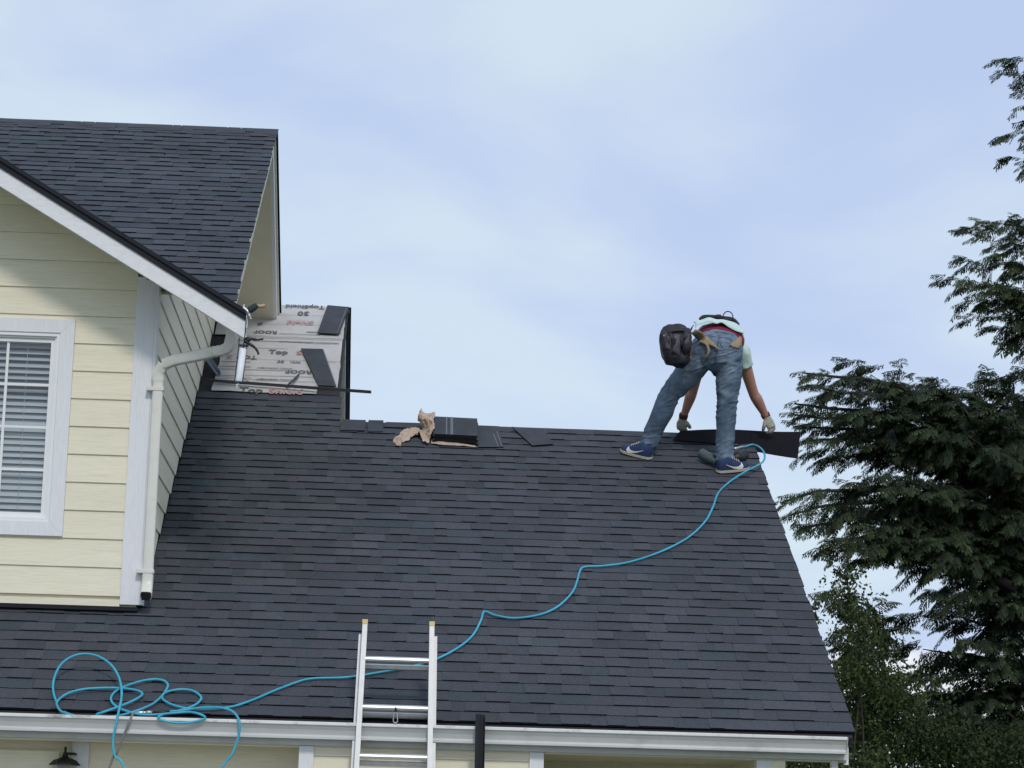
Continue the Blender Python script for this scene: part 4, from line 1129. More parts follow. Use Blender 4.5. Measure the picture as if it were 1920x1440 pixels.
hips = loft([Py(1345, 692, 3.60), Py(1345, 674, 3.555), Py(1347, 657, 3.545), Py(1349, 650, 3.58), Py(1350, 645, 3.64), Py(1351, 644, 3.70)],
            [(0.07, 0.08), (0.165, 0.125), (0.190, 0.142), (0.182, 0.130), (0.174, 0.112), (0.170, 0.104)], seg=32, side=TILT)
def jean_noise(co):
    d = 0.006 * noise.noise(Vector((co.x * 6, co.y * 6, co.z * 9)))
    # pulled creases: deep behind the knees, under the seat and stacked over the shoes
    kl = min((co - Lkn).length, (co - Rkn).length); an = min((co - Lan).length, (co - Ran).length); hp = min((co - Lhp).length, (co - Rhp).length)
    w = 0.10 + 1.0 * math.exp(-(kl / 0.13) ** 2) + 1.3 * math.exp(-(an / 0.14) ** 2) + 0.7 * math.exp(-((hp - 0.14) / 0.09) ** 2)
    r = Vector((co.x * 5 + co.z * 5, co.y * 5, co.z * 17 - co.x * 9))
    n1 = noise.noise(r); n2 = noise.noise(r * 1.6 + Vector((5, 1, 2)))
    d += w * (0.009 * max(0.0, 1 - abs(n1) * 4) + 0.005 * max(0.0, 1 - abs(n2) * 4) - 0.003)
    return d
jeans = fuse('jeans', merge(lleg, rleg, hips), M['denim'], person, 0.0065, 1, jean_noise)
# seams and pockets on the seat
def seam(pts, r, mat, parent, name): return MB().tube(crom(pts, 5), r, 6).build(name, mat, parent)
M['stitch'] = material('denim_seam', (0.05, 0.085, 0.15), 0.9)
bpy.context.view_layer.update()
from mathutils.bvhtree import BVHTree
def bvh(o):
    return BVHTree.FromPolygons([o.matrix_world @ v.co for v in o.data.vertices], [list(p.vertices) for p in o.data.polygons])
jt = bvh(jeans)
def onto(tree, px, py, off=0.004, fallback=3.5):
    d = sight(px, py).normalized(); h = tree.ray_cast(CAM, d)
    if h[0] is None: return Py(px, py, fallback)
    return h[0] - d * off
def c4(x, y): return 1220 + x / 9.6, 570 + y / 9.6          # survey of the seat
seam([onto(jt, *c4(x, y)) for x, y in ((1235, 500), (1225, 600), (1210, 700), (1205, 780), (1180, 900), (1160, 1050))], 0.0035, M['stitch'], jeans, 'seat_seam')
for L_ in (((1245, 600), (1350, 610), (1460, 640)), ((1245, 600), (1250, 700), (1290, 790)), ((1460, 640), (1450, 730), (1400, 790)), ((960, 560), (1060, 570), (1170, 590)), ((960, 560), (990, 660), (1050, 730)), ((1040, 490), (1160, 500), (1240, 505), (1400, 535), (1500, 570))):
    seam([onto(jt, *c4(x, y)) for x, y in L_], 0.0022, M['stitch'], jeans, 'pocket_seam')
MB().tube([onto(jt, *c4(1238, 500), .007), onto(jt, *c4(1222, 610), .007)], 0.006, 6, flat=(.5, 1)).build('belt_loop', M['denim'], jeans)

# bare body: torso, head, arms in one skin
Rs, Re, Rw = Py(1389, 660, 4.04), Py(1412, 735, 4.20), Py(1437, 782, 4.30)
Ls, Le, Lw = Py(1316, 660, 4.06), Py(1300, 728, 4.26), Py(1281, 783, 4.40)
torso = loft([Py(1350, 646, 3.66), Py(1350, 640, 3.85), Py(1350, 640, 4.05), Py(1350, 645, 4.20), Py(1350, 655, 4.27)], [(0.145, 0.095), (0.15, 0.10), (0.17, 0.11), (0.17, 0.10), (0.08, 0.06)], seg=28)
neck = loft([Py(1350, 650, 4.20), Py(1350, 662, 4.32)], [(0.06, 0.06), (0.055, 0.058)], seg=16)
hc = Py(1350, 672, 4.42)
head = loft([hc + Vector((0, -0.08, 0.085)), hc + Vector((0, -0.05, 0.07)), hc + Vector((0, 0.0, 0.03)), hc + Vector((0, 0.05, -0.03)), hc + Vector((0, 0.085, -0.08)), hc + Vector((0, 0.10, -0.105))], [(0.03, 0.04), (0.062, 0.075), (0.074, 0.095), (0.076, 0.095), (0.062, 0.075), (0.02, 0.03)], seg=20)
nose = loft([hc + Vector((0, 0.075, 0.045)), hc + Vector((0, 0.115, 0.025)), hc + Vector((0, 0.10, 0.005))], [(0.012, 0.012), (0.016, 0.016), (0.008, 0.008)], seg=8)
rarm = loft([Rs + Vector((-0.05, 0, 0.04)), Rs, Rs.lerp(Re, .45), Re, Re.lerp(Rw, .3), Re.lerp(Rw, .75), Rw], [(0.055, 0.06), (0.058, 0.064), (0.051, 0.056), (0.042, 0.046), (0.046, 0.049), (0.034, 0.036), (0.030, 0.032)], seg=18)
larm = loft([Ls + Vector((0.05, 0, 0.04)), Ls, Ls.lerp(Le, .45), Le, Le.lerp(Lw, .3), Le.lerp(Lw, .75), Lw], [(0.055, 0.06), (0.058, 0.064), (0.050, 0.055), (0.042, 0.046), (0.045, 0.049), (0.033, 0.036), (0.030, 0.031)], seg=18)
ears = [loft([hc + Vector((s * 0.072, 0.0, 0.01)), hc + Vector((s * 0.088, -0.008, 0.008))], [(0.02, 0.03), (0.012, 0.024)], seg=8, side=Vector((0, 1, 0))) for s in (-1, 1)]
body = fuse('body', merge(torso, neck, head, nose, rarm, larm, *ears), M['skin'], person, 0.009, 2)
hair = loft([hc + Vector((0, -0.10, 0.09)), hc + Vector((0, -0.055, 0.08)), hc + Vector((0, -0.02, 0.035)), hc + Vector((0, 0.03, -0.05)), hc + Vector((0, 0.07, -0.105)), hc + Vector((0, 0.09, -0.118))], [(0.03, 0.04), (0.066, 0.074), (0.082, 0.09), (0.083, 0.085), (0.06, 0.06), (0.02, 0.02)], seg=20)
fuse('hair', hair, M['hair'], person, 0.01, 1, lambda c: 0.004 * noise.noise(c * 60))

# mint shirt, ridden up over a maroon waistband
st_ = loft([Py(1350, 632, 3.76), Py(1350, 630, 3.86), Py(1350, 634, 4.05), Py(1350, 642, 4.20), Py(1350, 655, 4.26)], [(0.196, 0.116), (0.188, 0.120), (0.188, 0.122), (0.182, 0.11), (0.09, 0.07)], seg=32, wr=lambda t, a: 0.03 * math.sin(7 * a + 3 * t) * (1 - t) + 0.015 * math.sin(13 * a + 8 * t))
Rse = Rs.lerp(Re, 0.36); Lse = Ls.lerp(Le, 0.36)
rsl = loft([Rs + Vector((-0.05, 0, 0.045)), Rs, Rs.lerp(Re, .2), Rse], [(0.075, 0.08), (0.077, 0.082), (0.070, 0.076), (0.068, 0.074)], seg=20, wr=lambda t, a: 0.04 * math.sin(5 * a + 6 * t))
lsl = loft([Ls + Vector((0.05, 0, 0.045)), Ls, Ls.lerp(Le, .2), Lse], [(0.075, 0.08), (0.074, 0.08), (0.068, 0.074), (0.064, 0.07)], seg=20, wr=lambda t, a: 0.04 * math.sin(5 * a + 6 * t))
shirt = fuse('shirt', merge(st_, rsl, lsl), M['mint'], person, 0.009, 1, lambda c: 0.004 * noise.noise(Vector((c.x * 22, c.y * 14, c.z * 22))))
wb = loft([Py(1351, 641, 3.66), Py(1351, 638, 3.71), Py(1351, 634, 3.78), Py(1351, 634, 3.84)], [(0.180, 0.113), (0.188, 0.119), (0.186, 0.121), (0.155, 0.10)], seg=32, side=TILT)
wb.build('waistband', M['maroon'], person)
# loose shirt hem, wavy, hanging over the waistband
hem_up = [(772, 350), (785, 325), (900, 300), (1040, 255), (1180, 290), (1300, 300), (1480, 330), (1600, 400), (1680, 510)]
hem_lo = [(800, 430), (850, 365), (920, 355), (1050, 315), (1180, 350), (1280, 330), (1400, 410), (1530, 480), (1672, 522)]
mb = MB(); top = crom([Py(*c4(x, y - 10), 3.74) for x, y in hem_up], 6); low = crom([Py(*c4(x, y), 3.60) for x, y in hem_lo], 6)
vs = []
for a, c in zip(top, low):
    for k in range(5): vs.append(a.lerp(c, k / 4) + Vector((0, -0.02 * math.sin(k / 4 * math.pi), 0.010 * math.sin(k / 4 * math.pi))))
mb.add(vs, [(i * 5 + k, i * 5 + k + 1, (i + 1) * 5 + k + 1, (i + 1) * 5 + k) for i in range(len(top) - 1) for k in range(4)], smooth=True)
hm_ = mb.build('shirt_hem', M['mint'], shirt); hm_.modifiers.new('thick', 'SOLIDIFY').thickness = 0.003

# shoes
def shoe(pos, yaw, lift, name_label):
    """heel at the origin, toe along +x, standing on the slope; yaw turns it in the slope plane"""
    root = empty('shoe', pos); root.parent = person; root.matrix_parent_inverse = person.matrix_world.inverted()
    if name_label: root['label'] = name_label
    Mx = Matrix.Translation(pos) @ RM @ Matrix.Rotation(yaw, 4, 'Z')
    L_ = 0.285
    def outline(x):                                        # half widths along the foot
        t = x / L_
        w = 0.034 + 0.016 * math.sin(min(1, t * 1.35) * math.pi * 0.62)
        if t > 0.80: w *= math.sqrt(max(0.0, 1 - ((t - 0.80) / 0.20) ** 2)) * 0.98 + 0.02
        if t < 0.10: w *= math.sqrt(max(0.0, 1 - ((0.10 - t) / 0.10) ** 2)) * 0.8 + 0.2
        return w
    xs = [L_ * k / 30 for k in range(31)]
    def sole(z0, z1, grow, mat, nm):
        b = MB(); n = len(xs); vs = []
        for z in (z0, z1):
            for x in xs: vs.append((x, outline(x) + grow, z + 0.022 * max(0, x / L_ - 0.72) ** 1.3))
            for x in xs[::-1]: vs.append((x, -outline(x) - grow, z + 0.022 * max(0, x / L_ - 0.72) ** 1.3))
        m = 2 * n
        b.add(vs, [tuple(range(m))[::-1], tuple(range(m, 2 * m))] + [(i, (i + 1) % m, m + (i + 1) % m, m + i) for i in range(m)])
        o = b.build(nm, mat, root); o.data.transform(Mx); return o
    sole(0.0, 0.007, 0.003, M['shoe_sole'], 'outsole')
    sole(0.007, 0.026, 0.004, M['shoe_white'], 'midsole')
    up_ = MB(); vs = []; sg = 20
    for x in xs:
        t = x / L_
        h = 0.098 - 0.012 * math.sin(t * 9) * (t < .3) if t < 0.34 else 0.098 - 0.062 * min(1, (t - 0.34) / 0.46) ** 0.85
        if t > 0.86: h = 0.036 * math.sqrt(max(0.02, 1 - ((t - 0.86) / 0.14) ** 2)) + 0.004
        if t < 0.05: h *= 0.9
        w = outline(x)
        for k in range(sg + 1):
            a = math.pi * k / sg
            cx = math.cos(a); sx = math.sin(a)
            vs.append((x, math.copysign(abs(cx) ** 0.7, cx) * w * (0.62 + 0.38 * (1 - sx ** 2) if t < 0.5 else 0.8 + 0.2 * (1 - sx)), 0.024 + h * sx ** 0.75))
    q = sg + 1
    up_.add(vs, [(i * q + k, (i + 1) * q + k, (i + 1) * q + k + 1, i * q + k + 1) for i in range(30) for k in range(sg)] + [tuple(range(q)), tuple(30 * q + k for k in range(q))[::-1]], smooth=True)
    u = up_.build('upper', M['shoe_blue'], root); u.data.transform(Mx)
    # the tick on both flanks
    up_pts = [(0.058, 0.070), (0.075, 0.058), (0.10, 0.051), (0.14, 0.054), (0.20, 0.074)]
    lo_pts = [(0.056, 0.068), (0.050, 0.044), (0.072, 0.027), (0.13, 0.038), (0.20, 0.071)]
    ut = BVHTree.FromPolygons([v for v in up_.v], [list(f) for f in up_.f])
    for s in (-1, 1):
        A = crom([Vector((0.26 - x, 0, z)) for x, z in up_pts], 5); B = crom([Vector((0.26 - x, 0, z)) for x, z in lo_pts], 5); vs = []
        for a, c in zip(A, B):
            for p in (a, a.lerp(c, .5), c):
                h = ut.ray_cast(Vector((p.x, s * 0.2, p.z)), Vector((0, -s, 0)))
                vs.append(Vector((p.x, (h[0].y if h[0] else s * 0.045) + s * 0.0035, p.z)))
        n = len(A); b = MB().add(vs, [(3 * i + j, 3 * i + j + 1, 3 * i + 3 + j + 1, 3 * i + 3 + j) for i in range(n - 1) for j in (0, 1)])
        o = b.build('side_stripe', M['swoosh'], root); o.data.transform(Mx)
        o.modifiers.new('thick', 'SOLIDIFY').thickness = 0.002
    for k in range(4):
        x = 0.125 + k * 0.02; z = 0.118 - k * 0.011
        o = MB().tube([(x, -0.022, z - 0.010), (x + 0.003, 0, z), (x, 0.022, z - 0.010)], 0.0028, 6).build('lace', M['shoe_white'], root); o.data.transform(Mx)
    return root
def yaw_of(a, b): d = b - a; return math.atan2(d.dot(RU), d.x)
Lh, Lt = Rf(1222, 862, 0.012), Rf(1166, 846, 0.012)
Rh, Rt = Rf(1343, 886, 0.012), Rf(1393, 880, 0.012)
shoe(Lh, yaw_of(Lh, Lt), 0, 'blue shoe pointing left')
shoe(Rh, yaw_of(Rh, Rt) + 0.0, 0, 'blue shoe pointing right')

# gloved hands, five fingers each, closing on what they hold
def hand(w, d_palm, d_fing, out, name, mirror=1, curl=0.9, size=1.0, palm_len=0.085):
    """w wrist; d_palm direction of the palm; out = back-of-hand normal"""
    d = d_palm.normalized(); o_ = (out - d * out.dot(d)).normalized(); s = d.cross(o_).normalized() * mirror
    parts = [loft([w - d * 0.02, w + d * 0.012, w + d * palm_len * 0.5, w + d * palm_len], [(0.031, 0.027), (0.034, 0.027), (0.045, 0.024), (0.043, 0.020)], seg=16, side=s)]
    for k, (ln, sh) in enumerate(((0.072, -0.031), (0.082, -0.010), (0.076, 0.011), (0.060, 0.030))):
        b0 = w + d * (palm_len - 0.012) + s * sh; p = [b0]; dr = d.copy(); q = b0
        for j, f in enumerate((0.45, 0.32, 0.23)):
            an = curl * (0.55 + 0.45 * j); dr2 = (d * math.cos(an * (j + 1) / 1.6) - o_ * math.sin(an * (j + 1) / 1.6)).normalized()
            q = q + dr2 * (ln * f * size); p.append(q)
        parts.append(loft(p, [(0.0105, 0.0105), (0.0105, 0.010), (0.0095, 0.009), (0.007, 0.007)], seg=10, side=s, div=4))
    tb = w + d * 0.022 - s * 0.034
    parts.append(loft([tb, tb + (d * 0.7 - s * 0.6 - o_ * 0.3).normalized() * 0.030, tb + (d * 0.8 - s * 0.45 - o_ * 0.6).normalized() * 0.058, tb + (d * 0.85 - s * 0.25 - o_ * 0.8).normalized() * 0.078], [(0.016, 0.016), (0.0135, 0.0135), (0.012, 0.012), (0.008, 0.008)], seg=10, side=o_, div=4))
    g = fuse(name, merge(*parts), M['glove'], person, 0.0042, 2, lambda c: 0.003 + 0.002 * noise.noise(c * 45))
    loft([w - d * 0.045, w - d * 0.03, w - d * 0.005], [(0.035, 0.035), (0.038, 0.037), (0.036, 0.033)], seg=16, side=s).build('cuff', M['cuff'], g)
    return g
rk = Py(1449, 806, 4.30)
hand(Rw + (rk - Rw).normalized() * 0.01, rk - Rw, None, Vector((0.35, -0.75, 0.45)), 'glove', -1, 1.0)
lk = Py(1277, 806, 4.46)
hand(Lw + (lk - Lw).normalized() * 0.01, lk - Lw, None, Vector((-0.25, -0.85, 0.4)), 'glove', 1, 1.0)

# ================================================================== tool belt
belt = empty('tool_pouch', Py(1262, 660, 3.45))
tag(belt, 'black leather tool pouch on a tan suede belt at the hip of the roofer', 'tool pouch')
def c4y(x, y, d): return Py(*c4(x, y), d)
bag = loft([c4y(460, 486, 3.45), c4y(455, 500, 3.44), c4y(440, 610, 3.42), c4y(435, 760, 3.41), c4y(450, 900, 3.42), c4y(470, 1000, 3.43), c4y(480, 1070, 3.44), c4y(470, 1120, 3.44)],
           [(0.088, 0.050), (0.102, 0.058), (0.112, 0.072), (0.116, 0.085), (0.110, 0.088), (0.098, 0.082), (0.078, 0.07), (0.05, 0.04)], seg=40, sq=0.5)
fuse('bag', bag, M['leather'], belt, 0.007, 1, lambda c: 0.014 * noise.noise(c * 9) + 0.014 * noise.noise(Vector((c.x * 26, c.y * 26, c.z * 6))) + 0.002 * noise.noise(c * 40))
fuse('bag', loft([c4y(640, 500, 3.42), c4y(640, 620, 3.38), c4y(630, 800, 3.37), c4y(610, 930, 3.40)], [(0.035, 0.05), (0.042, 0.06), (0.04, 0.06), (0.02, 0.04)], seg=18, sq=0.6), M['leather'], belt, 0.007, 1, lambda c: 0.005 * noise.noise(c * 25))
for x0, y0, x1, y1 in ((590, 545, 545, 740), (470, 545, 430, 720), (660, 560, 600, 620), (350, 560, 330, 700)):
    MB().tube(crom([c4y(x0, y0, 3.34), c4y((x0 + x1) / 2, (y0 + y1) / 2, 3.305), c4y(x1, y1, 3.305)], 5), 0.008, 6, flat=(.5, 1)).build('strap', M['leather'], belt)
M['leather2'] = material('sheen_leather_panel', (0.085, 0.076, 0.092), 0.5, var=0.25, scale=24, bump=0.15, spec=0.35)  # paler than the bag: the leather's sheen is put into the colour
bpy.context.view_layer.update()
bgt = bvh([c for c in belt.children if c.name.startswith('bag')][0])
for quad in (((430, 545), (400, 880), (520, 930), (535, 550)), ((600, 560), (570, 760), (625, 790), (655, 600)), ((300, 580), (260, 800), (330, 830), (390, 580))):
    a_, b_2, c_, d_ = quad; vs = []
    for i in range(7):
        for j in range(7):
            s_, t_ = i / 6, j / 6
            x = (a_[0] * (1 - s_) + b_2[0] * s_) * (1 - t_) + (d_[0] * (1 - s_) + c_[0] * s_) * t_
            y = (a_[1] * (1 - s_) + b_2[1] * s_) * (1 - t_) + (d_[1] * (1 - s_) + c_[1] * s_) * t_
            vs.append(onto(bgt, *c4(x + 14 * math.sin(t_ * 5 + y * .02), y), 0.007 + 0.005 * math.sin(s_ * 9 + t_ * 4), 3.34))
    o = MB().add(vs, [(i * 7 + j, i * 7 + j + 1, i * 7 + j + 8, i * 7 + j + 7) for i in range(6) for j in range(6)], smooth=True).build('flap', M['leather2'], belt)
    o.modifiers.new('thick', 'SOLIDIFY').thickness = 0.005
MB().tube(crom([c4y(200, 640, 3.40), c4y(320, 520, 3.36), c4y(470, 480, 3.35), c4y(600, 480, 3.36), c4y(710, 470, 3.40)], 5), 0.012, 8).build('rim', M['leather'], belt)
for x, y in ((705, 525), (240, 565), (685, 665)):
    MB().tube(crom([c4y(x - 12, y, 3.35), c4y(x, y - 14, 3.345), c4y(x + 12, y, 3.35), c4y(x, y + 14, 3.345), c4y(x - 12, y, 3.35)], 4), 0.003, 6).build('rivet_ring', M['steel'], belt)
M['fit'] = material('dark_nylon', (0.022, 0.02, 0.024), 0.7, var=0.2, scale=30)
def ribbon(name, mid, width, mat, twist=None, thick=0.006, tree=None, off=0.010, depth=3.4):
    P = []
    for (xa, ya, xb, yb) in mid:
        P.append((onto(tree, *c4(xa, ya), off, depth), onto(tree, *c4(xb, yb), off, depth)))
    A = crom([p[0] for p in P], 6); B = crom([p[1] for p in P], 6); vs = []
    for a, c in zip(A, B):
        for k in range(5):
            vs.append(a.lerp(c, k / 4) - C_F * 0.006 * math.sin(k / 4 * math.pi))
    b = MB().add(vs, [(i * 5 + k, i * 5 + k + 1, (i + 1) * 5 + k + 1, (i + 1) * 5 + k) for i in range(len(A) - 1) for k in range(4)], smooth=True)
    o = b.build(name, mat, belt); o.modifiers.new('thick', 'SOLIDIFY').thickness = thick
    return o
ribbon('belt_strap', [(810, 450, 735, 535), (920, 520, 840, 640), (1030, 600, 960, 700), (1130, 690, 1080, 750), (1250, 825, 1235, 830)], 0, M['suede'], tree=jt, off=0.022)
ribbon('belt_strap', [(900, 640, 860, 680), (1000, 680, 970, 730), (1062, 780, 1010, 800), (1065, 880, 1015, 870), (1020, 970, 960, 970)], 0, M['suede'], tree=jt, off=0.03)
ribbon('belt_strap', [(690, 690, 720, 690), (640, 830, 735, 830), (680, 930, 740, 930), (710, 985, 725, 985)], 0, M['suede'], tree=jt, off=0.03, depth=3.36)
ribbon('belt_strap', [(1430, 725, 1425, 735), (1530, 640, 1490, 770), (1610, 580, 1590, 790), (1640, 600, 1640, 770)], 0, M['suede'], tree=jt, off=0.016, depth=3.5)
ribbon('belt_strap', [(780, 380, 720, 470), (730, 440, 705, 510)], 0, M['fit'], tree=jt, off=0.02, depth=3.5)
# back support and hammer loop above the shirt
bk = crom([c4y(890, 290, 3.86), c4y(960, 235, 3.88), c4y(1180, 238, 3.90), c4y(1300, 255, 3.90), c4y(1480, 285, 3.88), c4y(1580, 390, 3.84)], 5)
MB().tube(bk, [0.010] + [0.018] * (len(bk) - 2) + [0.010], 10, flat=(1, .8)).build('back_belt', M['fit'], belt)
MB().tube([c4y(1180, 222, 3.87), c4y(1265, 222, 3.87)], 0.016, 8, smooth=False).build('buckle', M['fit'], belt)
MB().tube([c4y(1290, 275, 3.85), c4y(1480, 290, 3.85)], 0.014, 8).build('loop_mount', M['leather'], belt)
MB().tube(crom([c4y(1300, 260, 3.86), c4y(1308, 200, 3.87), c4y(1345, 148, 3.88), c4y(1390, 135, 3.88), c4y(1440, 150, 3.88), c4y(1475, 200, 3.87), c4y(1478, 265, 3.86)], 6), 0.0045, 8).build('hammer_loop', M['fit'], belt)
# dark pouch hanging in front, seen between the legs
fp = loft([c4y(1170, 900, 3.72), c4y(1170, 1020, 3.72), c4y(1150, 1120, 3.72), c4y(1140, 1190, 3.72)], [(0.07, 0.05), (0.075, 0.06), (0.055, 0.055), (0.03, 0.04)], seg=18)
fuse('front_pouch', fp, M['leather'], belt, 0.008, 1)

# ================================================================== shingle in his hands
def droop(s, t): return (0, 0.02 * math.sin(s * 3.1), 0.014 * math.sin(s * 5.0) - 0.02 * s * s * (1 - t))
yh = 4.33
sheet('held_shingle', 'nearly black shingle strip held in gloved hands, sticking out past the rake', 'shingle', [Rf(1262, 825, 0.03), Py(1496, 851, 4.16), Py(1501, 806, yh + 0.16), Rf(1275, 808, 0.05)], 0.006, [M['back'], M['back']], 'loose shingles on the roof', bend=droop, div=14)

# ================================================================== nail gun beside the foot
ng = empty('nail_gun', Rf(1345, 865)); tag(ng, 'grey-green pneumatic nail gun lying on the shingles behind the shoe', 'nail gun')
M['tool_green'] = material('grey_green_tool_casing', (0.075, 0.105, 0.11), 0.45, var=0.1, scale=25, spec=0.5)
MB().tube(crom([Rf(1318, 852, .06), Rf(1323, 855, .06), Rf(1334, 860, .06), Rf(1346, 866, .055)], 4), [0.034] + [0.040] * 4 + [0.042] * 4 + [0.036] * 4, 14).build('cylinder', M['tool_green'], ng)
MB().tube([Rf(1316, 851, .06), Rf(1319, 852.5, .06)], 0.044, 14).build('cap', M['tool_green'], ng)
MB().tube(crom([Rf(1338, 858, .08), Rf(1358, 853, .10), Rf(1375, 850, .085), Rf(1384, 845, .07)], 4), [0.022] * 5 + [0.020] * 8, 10).build('handle', M['black_plastic'], ng)
MB().tube([Rf(1376, 842, .075), Rf(1381, 840.5, .075), Rf(1383, 840, .075), Rf(1390, 838, .072), Rf(1396, 837, .07)], [0.012, 0.012, 0.009, 0.009, 0.007], 10).build('air_fitting', M['steel'], ng)
mg = MB(); mg.tube([Rf(1374, 862, .045), Rf(1396, 852, .045)], 0.042, 16); mg.build('magazine', M['black_plastic'], ng)
MB().bar(Rf(1350, 868, .03), Rf(1380, 866, .03), 0.03, 0.05, RN).build('nose', M['black_plastic'], ng)
# ================================================================== trees
def leaf_material(name, c1, c2, rough=0.75):
    m = bpy.data.materials.new(name); m.use_nodes = True
    n, l = m.node_tree.nodes, m.node_tree.links
    b = n['Principled BSDF']; b.inputs['Roughness'].default_value = rough; b.inputs['Specular IOR Level'].default_value = 0.2
    a = n.new('ShaderNodeAttribute'); a.attribute_name = 'tint'
    mx = n.new('ShaderNodeMix'); mx.data_type = 'RGBA'
    mx.inputs['A'].default_value = (*c1, 1); mx.inputs['B'].default_value = (*c2, 1)
    sp = n.new('ShaderNodeSeparateColor'); l.new(a.outputs['Color'], sp.inputs['Color'])
    l.new(sp.outputs['Red'], mx.inputs['Factor'])
    l.new(mx.outputs['Result'], b.inputs['Base Color'])
    tr = n.new('ShaderNodeBsdfTranslucent'); l.new(mx.outputs['Result'], tr.inputs['Color'])
    ms = n.new('ShaderNodeMixShader'); ms.inputs['Fac'].default_value = 0.18
    l.new(b.outputs['BSDF'], ms.inputs[1]); l.new(tr.outputs['BSDF'], ms.inputs[2])
    l.new(ms.outputs['Shader'], n['Material Output'].inputs['Surface'])
    return m
M['cedar'] = leaf_material('cedar_scales', (0.013, 0.024, 0.018), (0.105, 0.140, 0.058))  # shaded interior and sunlit tips are both put into the colours
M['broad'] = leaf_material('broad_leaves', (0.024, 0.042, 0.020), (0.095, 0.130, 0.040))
M['bark'] = material('red_brown_bark', (0.030, 0.022, 0.019), 0.9, var=0.3, scale=10, stretch=(3, 3, 0.6), bump=0.6)
M['twig'] = material('thin_twig_bark', (0.045, 0.035, 0.028), 0.9)

def np_mesh(name, V, Fq, tint, mat):
    me = bpy.data.meshes.new(name)
    nv, nf = len(V), len(Fq); k = Fq.shape[1]
    me.vertices.add(nv); me.vertices.foreach_set('co', V.astype(np.float32).ravel())
    me.loops.add(nf * k); me.loops.foreach_set('vertex_index', Fq.astype(np.int32).ravel())
    me.polygons.add(nf)
    me.polygons.foreach_set('loop_start', (np.arange(nf) * k).astype(np.int32))
    me.polygons.foreach_set('loop_total', np.full(nf, k, np.int32))
    me.update(calc_edges=True)
    at = me.attributes.new('tint', 'FLOAT_COLOR', 'POINT')
    col = np.ones((nv, 4), np.float32); col[:, 0] = tint
    at.data.foreach_set('color', col.ravel())
    me.materials.append(mat)
    return me
rng = np.random.default_rng(5)
def spray(seed, n_node=7):
    """a flat fern-like cedar spray of unit length along +x, drooping at its tips; many pointed scales"""
    r = np.random.default_rng(seed); V = []; Q = []; T = []
    def scale(p, d, ln, w, tone):
        d = d / np.linalg.norm(d); s = np.cross(d, [0, 0, 1.0]); s = s / (np.linalg.norm(s) + 1e-9)
        up = np.cross(s, d)
        b = len(V)
        V.extend([p - d * ln * 0.1, p + d * ln * 0.45 + s * w + up * 0.2 * w, p + d * ln, p + d * ln * 0.45 - s * w + up * 0.2 * w])
        Q.append((b, b + 1, b + 2, b + 3)); T.extend([tone * 0.7, tone, min(1, tone * 1.3), tone])
    ax = lambda t: np.array([t, 0.06 * np.sin(t * 4 + seed), -0.26 * t ** 1.8])
    for i in range(n_node):
        t = 0.06 + 0.92 * i / n_node; p = ax(t); d = ax(t + 0.02) - p; d /= np.linalg.norm(d)
        scale(p, d, 0.26, 0.040, 0.45)
        L = 0.40 * (1 - t) ** 0.8 + 0.10
        for sg in (-1, 1):
            L2 = L * r.uniform(0.7, 1.15); an = np.radians(r.uniform(36, 55))
            dd = d * np.cos(an) + np.array([0, sg, 0]) * np.sin(an) + np.array([0, 0, -0.18 - 0.3 * r.random()]); dd /= np.linalg.norm(dd)
            nn = max(2, int(L2 / 0.13))
            for j in range(nn):
                u = (j + 0.4) / nn
                q = p + dd * L2 * u + np.array([0, 0, -0.16 * L2 * u * u])
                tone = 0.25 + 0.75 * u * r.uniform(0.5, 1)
                d3 = dd + np.array([0, 0, -0.4 * u])
                scale(q, d3, 0.25, 0.038, tone)
                if r.random() < 0.45: scale(q, d3 + np.cross(d3, [0, 0, 1.0]) * r.choice([-1, 1]) * 0.8, 0.17, 0.030, tone)
    return np.array(V), np.array(Q), np.array(T)
SPR = [spray(s) for s in range(6)]
def place_sprays(items, name, mat, parent):
    """items: (origin, outward direction, length, roll, tone)"""
    Vs, Qs, Ts, o = [], [], [], 0
    for p, d, ln, roll, tone, k in items:
        V, Q, T = SPR[k]
        d = np.array(d, float); d /= np.linalg.norm(d)
        s = np.cross([0, 0, 1.0], d); s /= (np.linalg.norm(s) + 1e-9); u = np.cross(d, s)
        s2 = s * np.cos(roll) + u * np.sin(roll); u2 = np.cross(d, s2)
        W = np.array(p) + ln * (V[:, :1] * d + V[:, 1:2] * s2) + ln * V[:, 2:3] * (0.55 * u2 + 0.45 * np.array([0, 0, 1.0]))
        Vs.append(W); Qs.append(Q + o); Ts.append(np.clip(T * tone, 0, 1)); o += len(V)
    me = np_mesh(name, np.concatenate(Vs), np.concatenate(Qs), np.concatenate(Ts), mat)
    return link(name, me, parent)
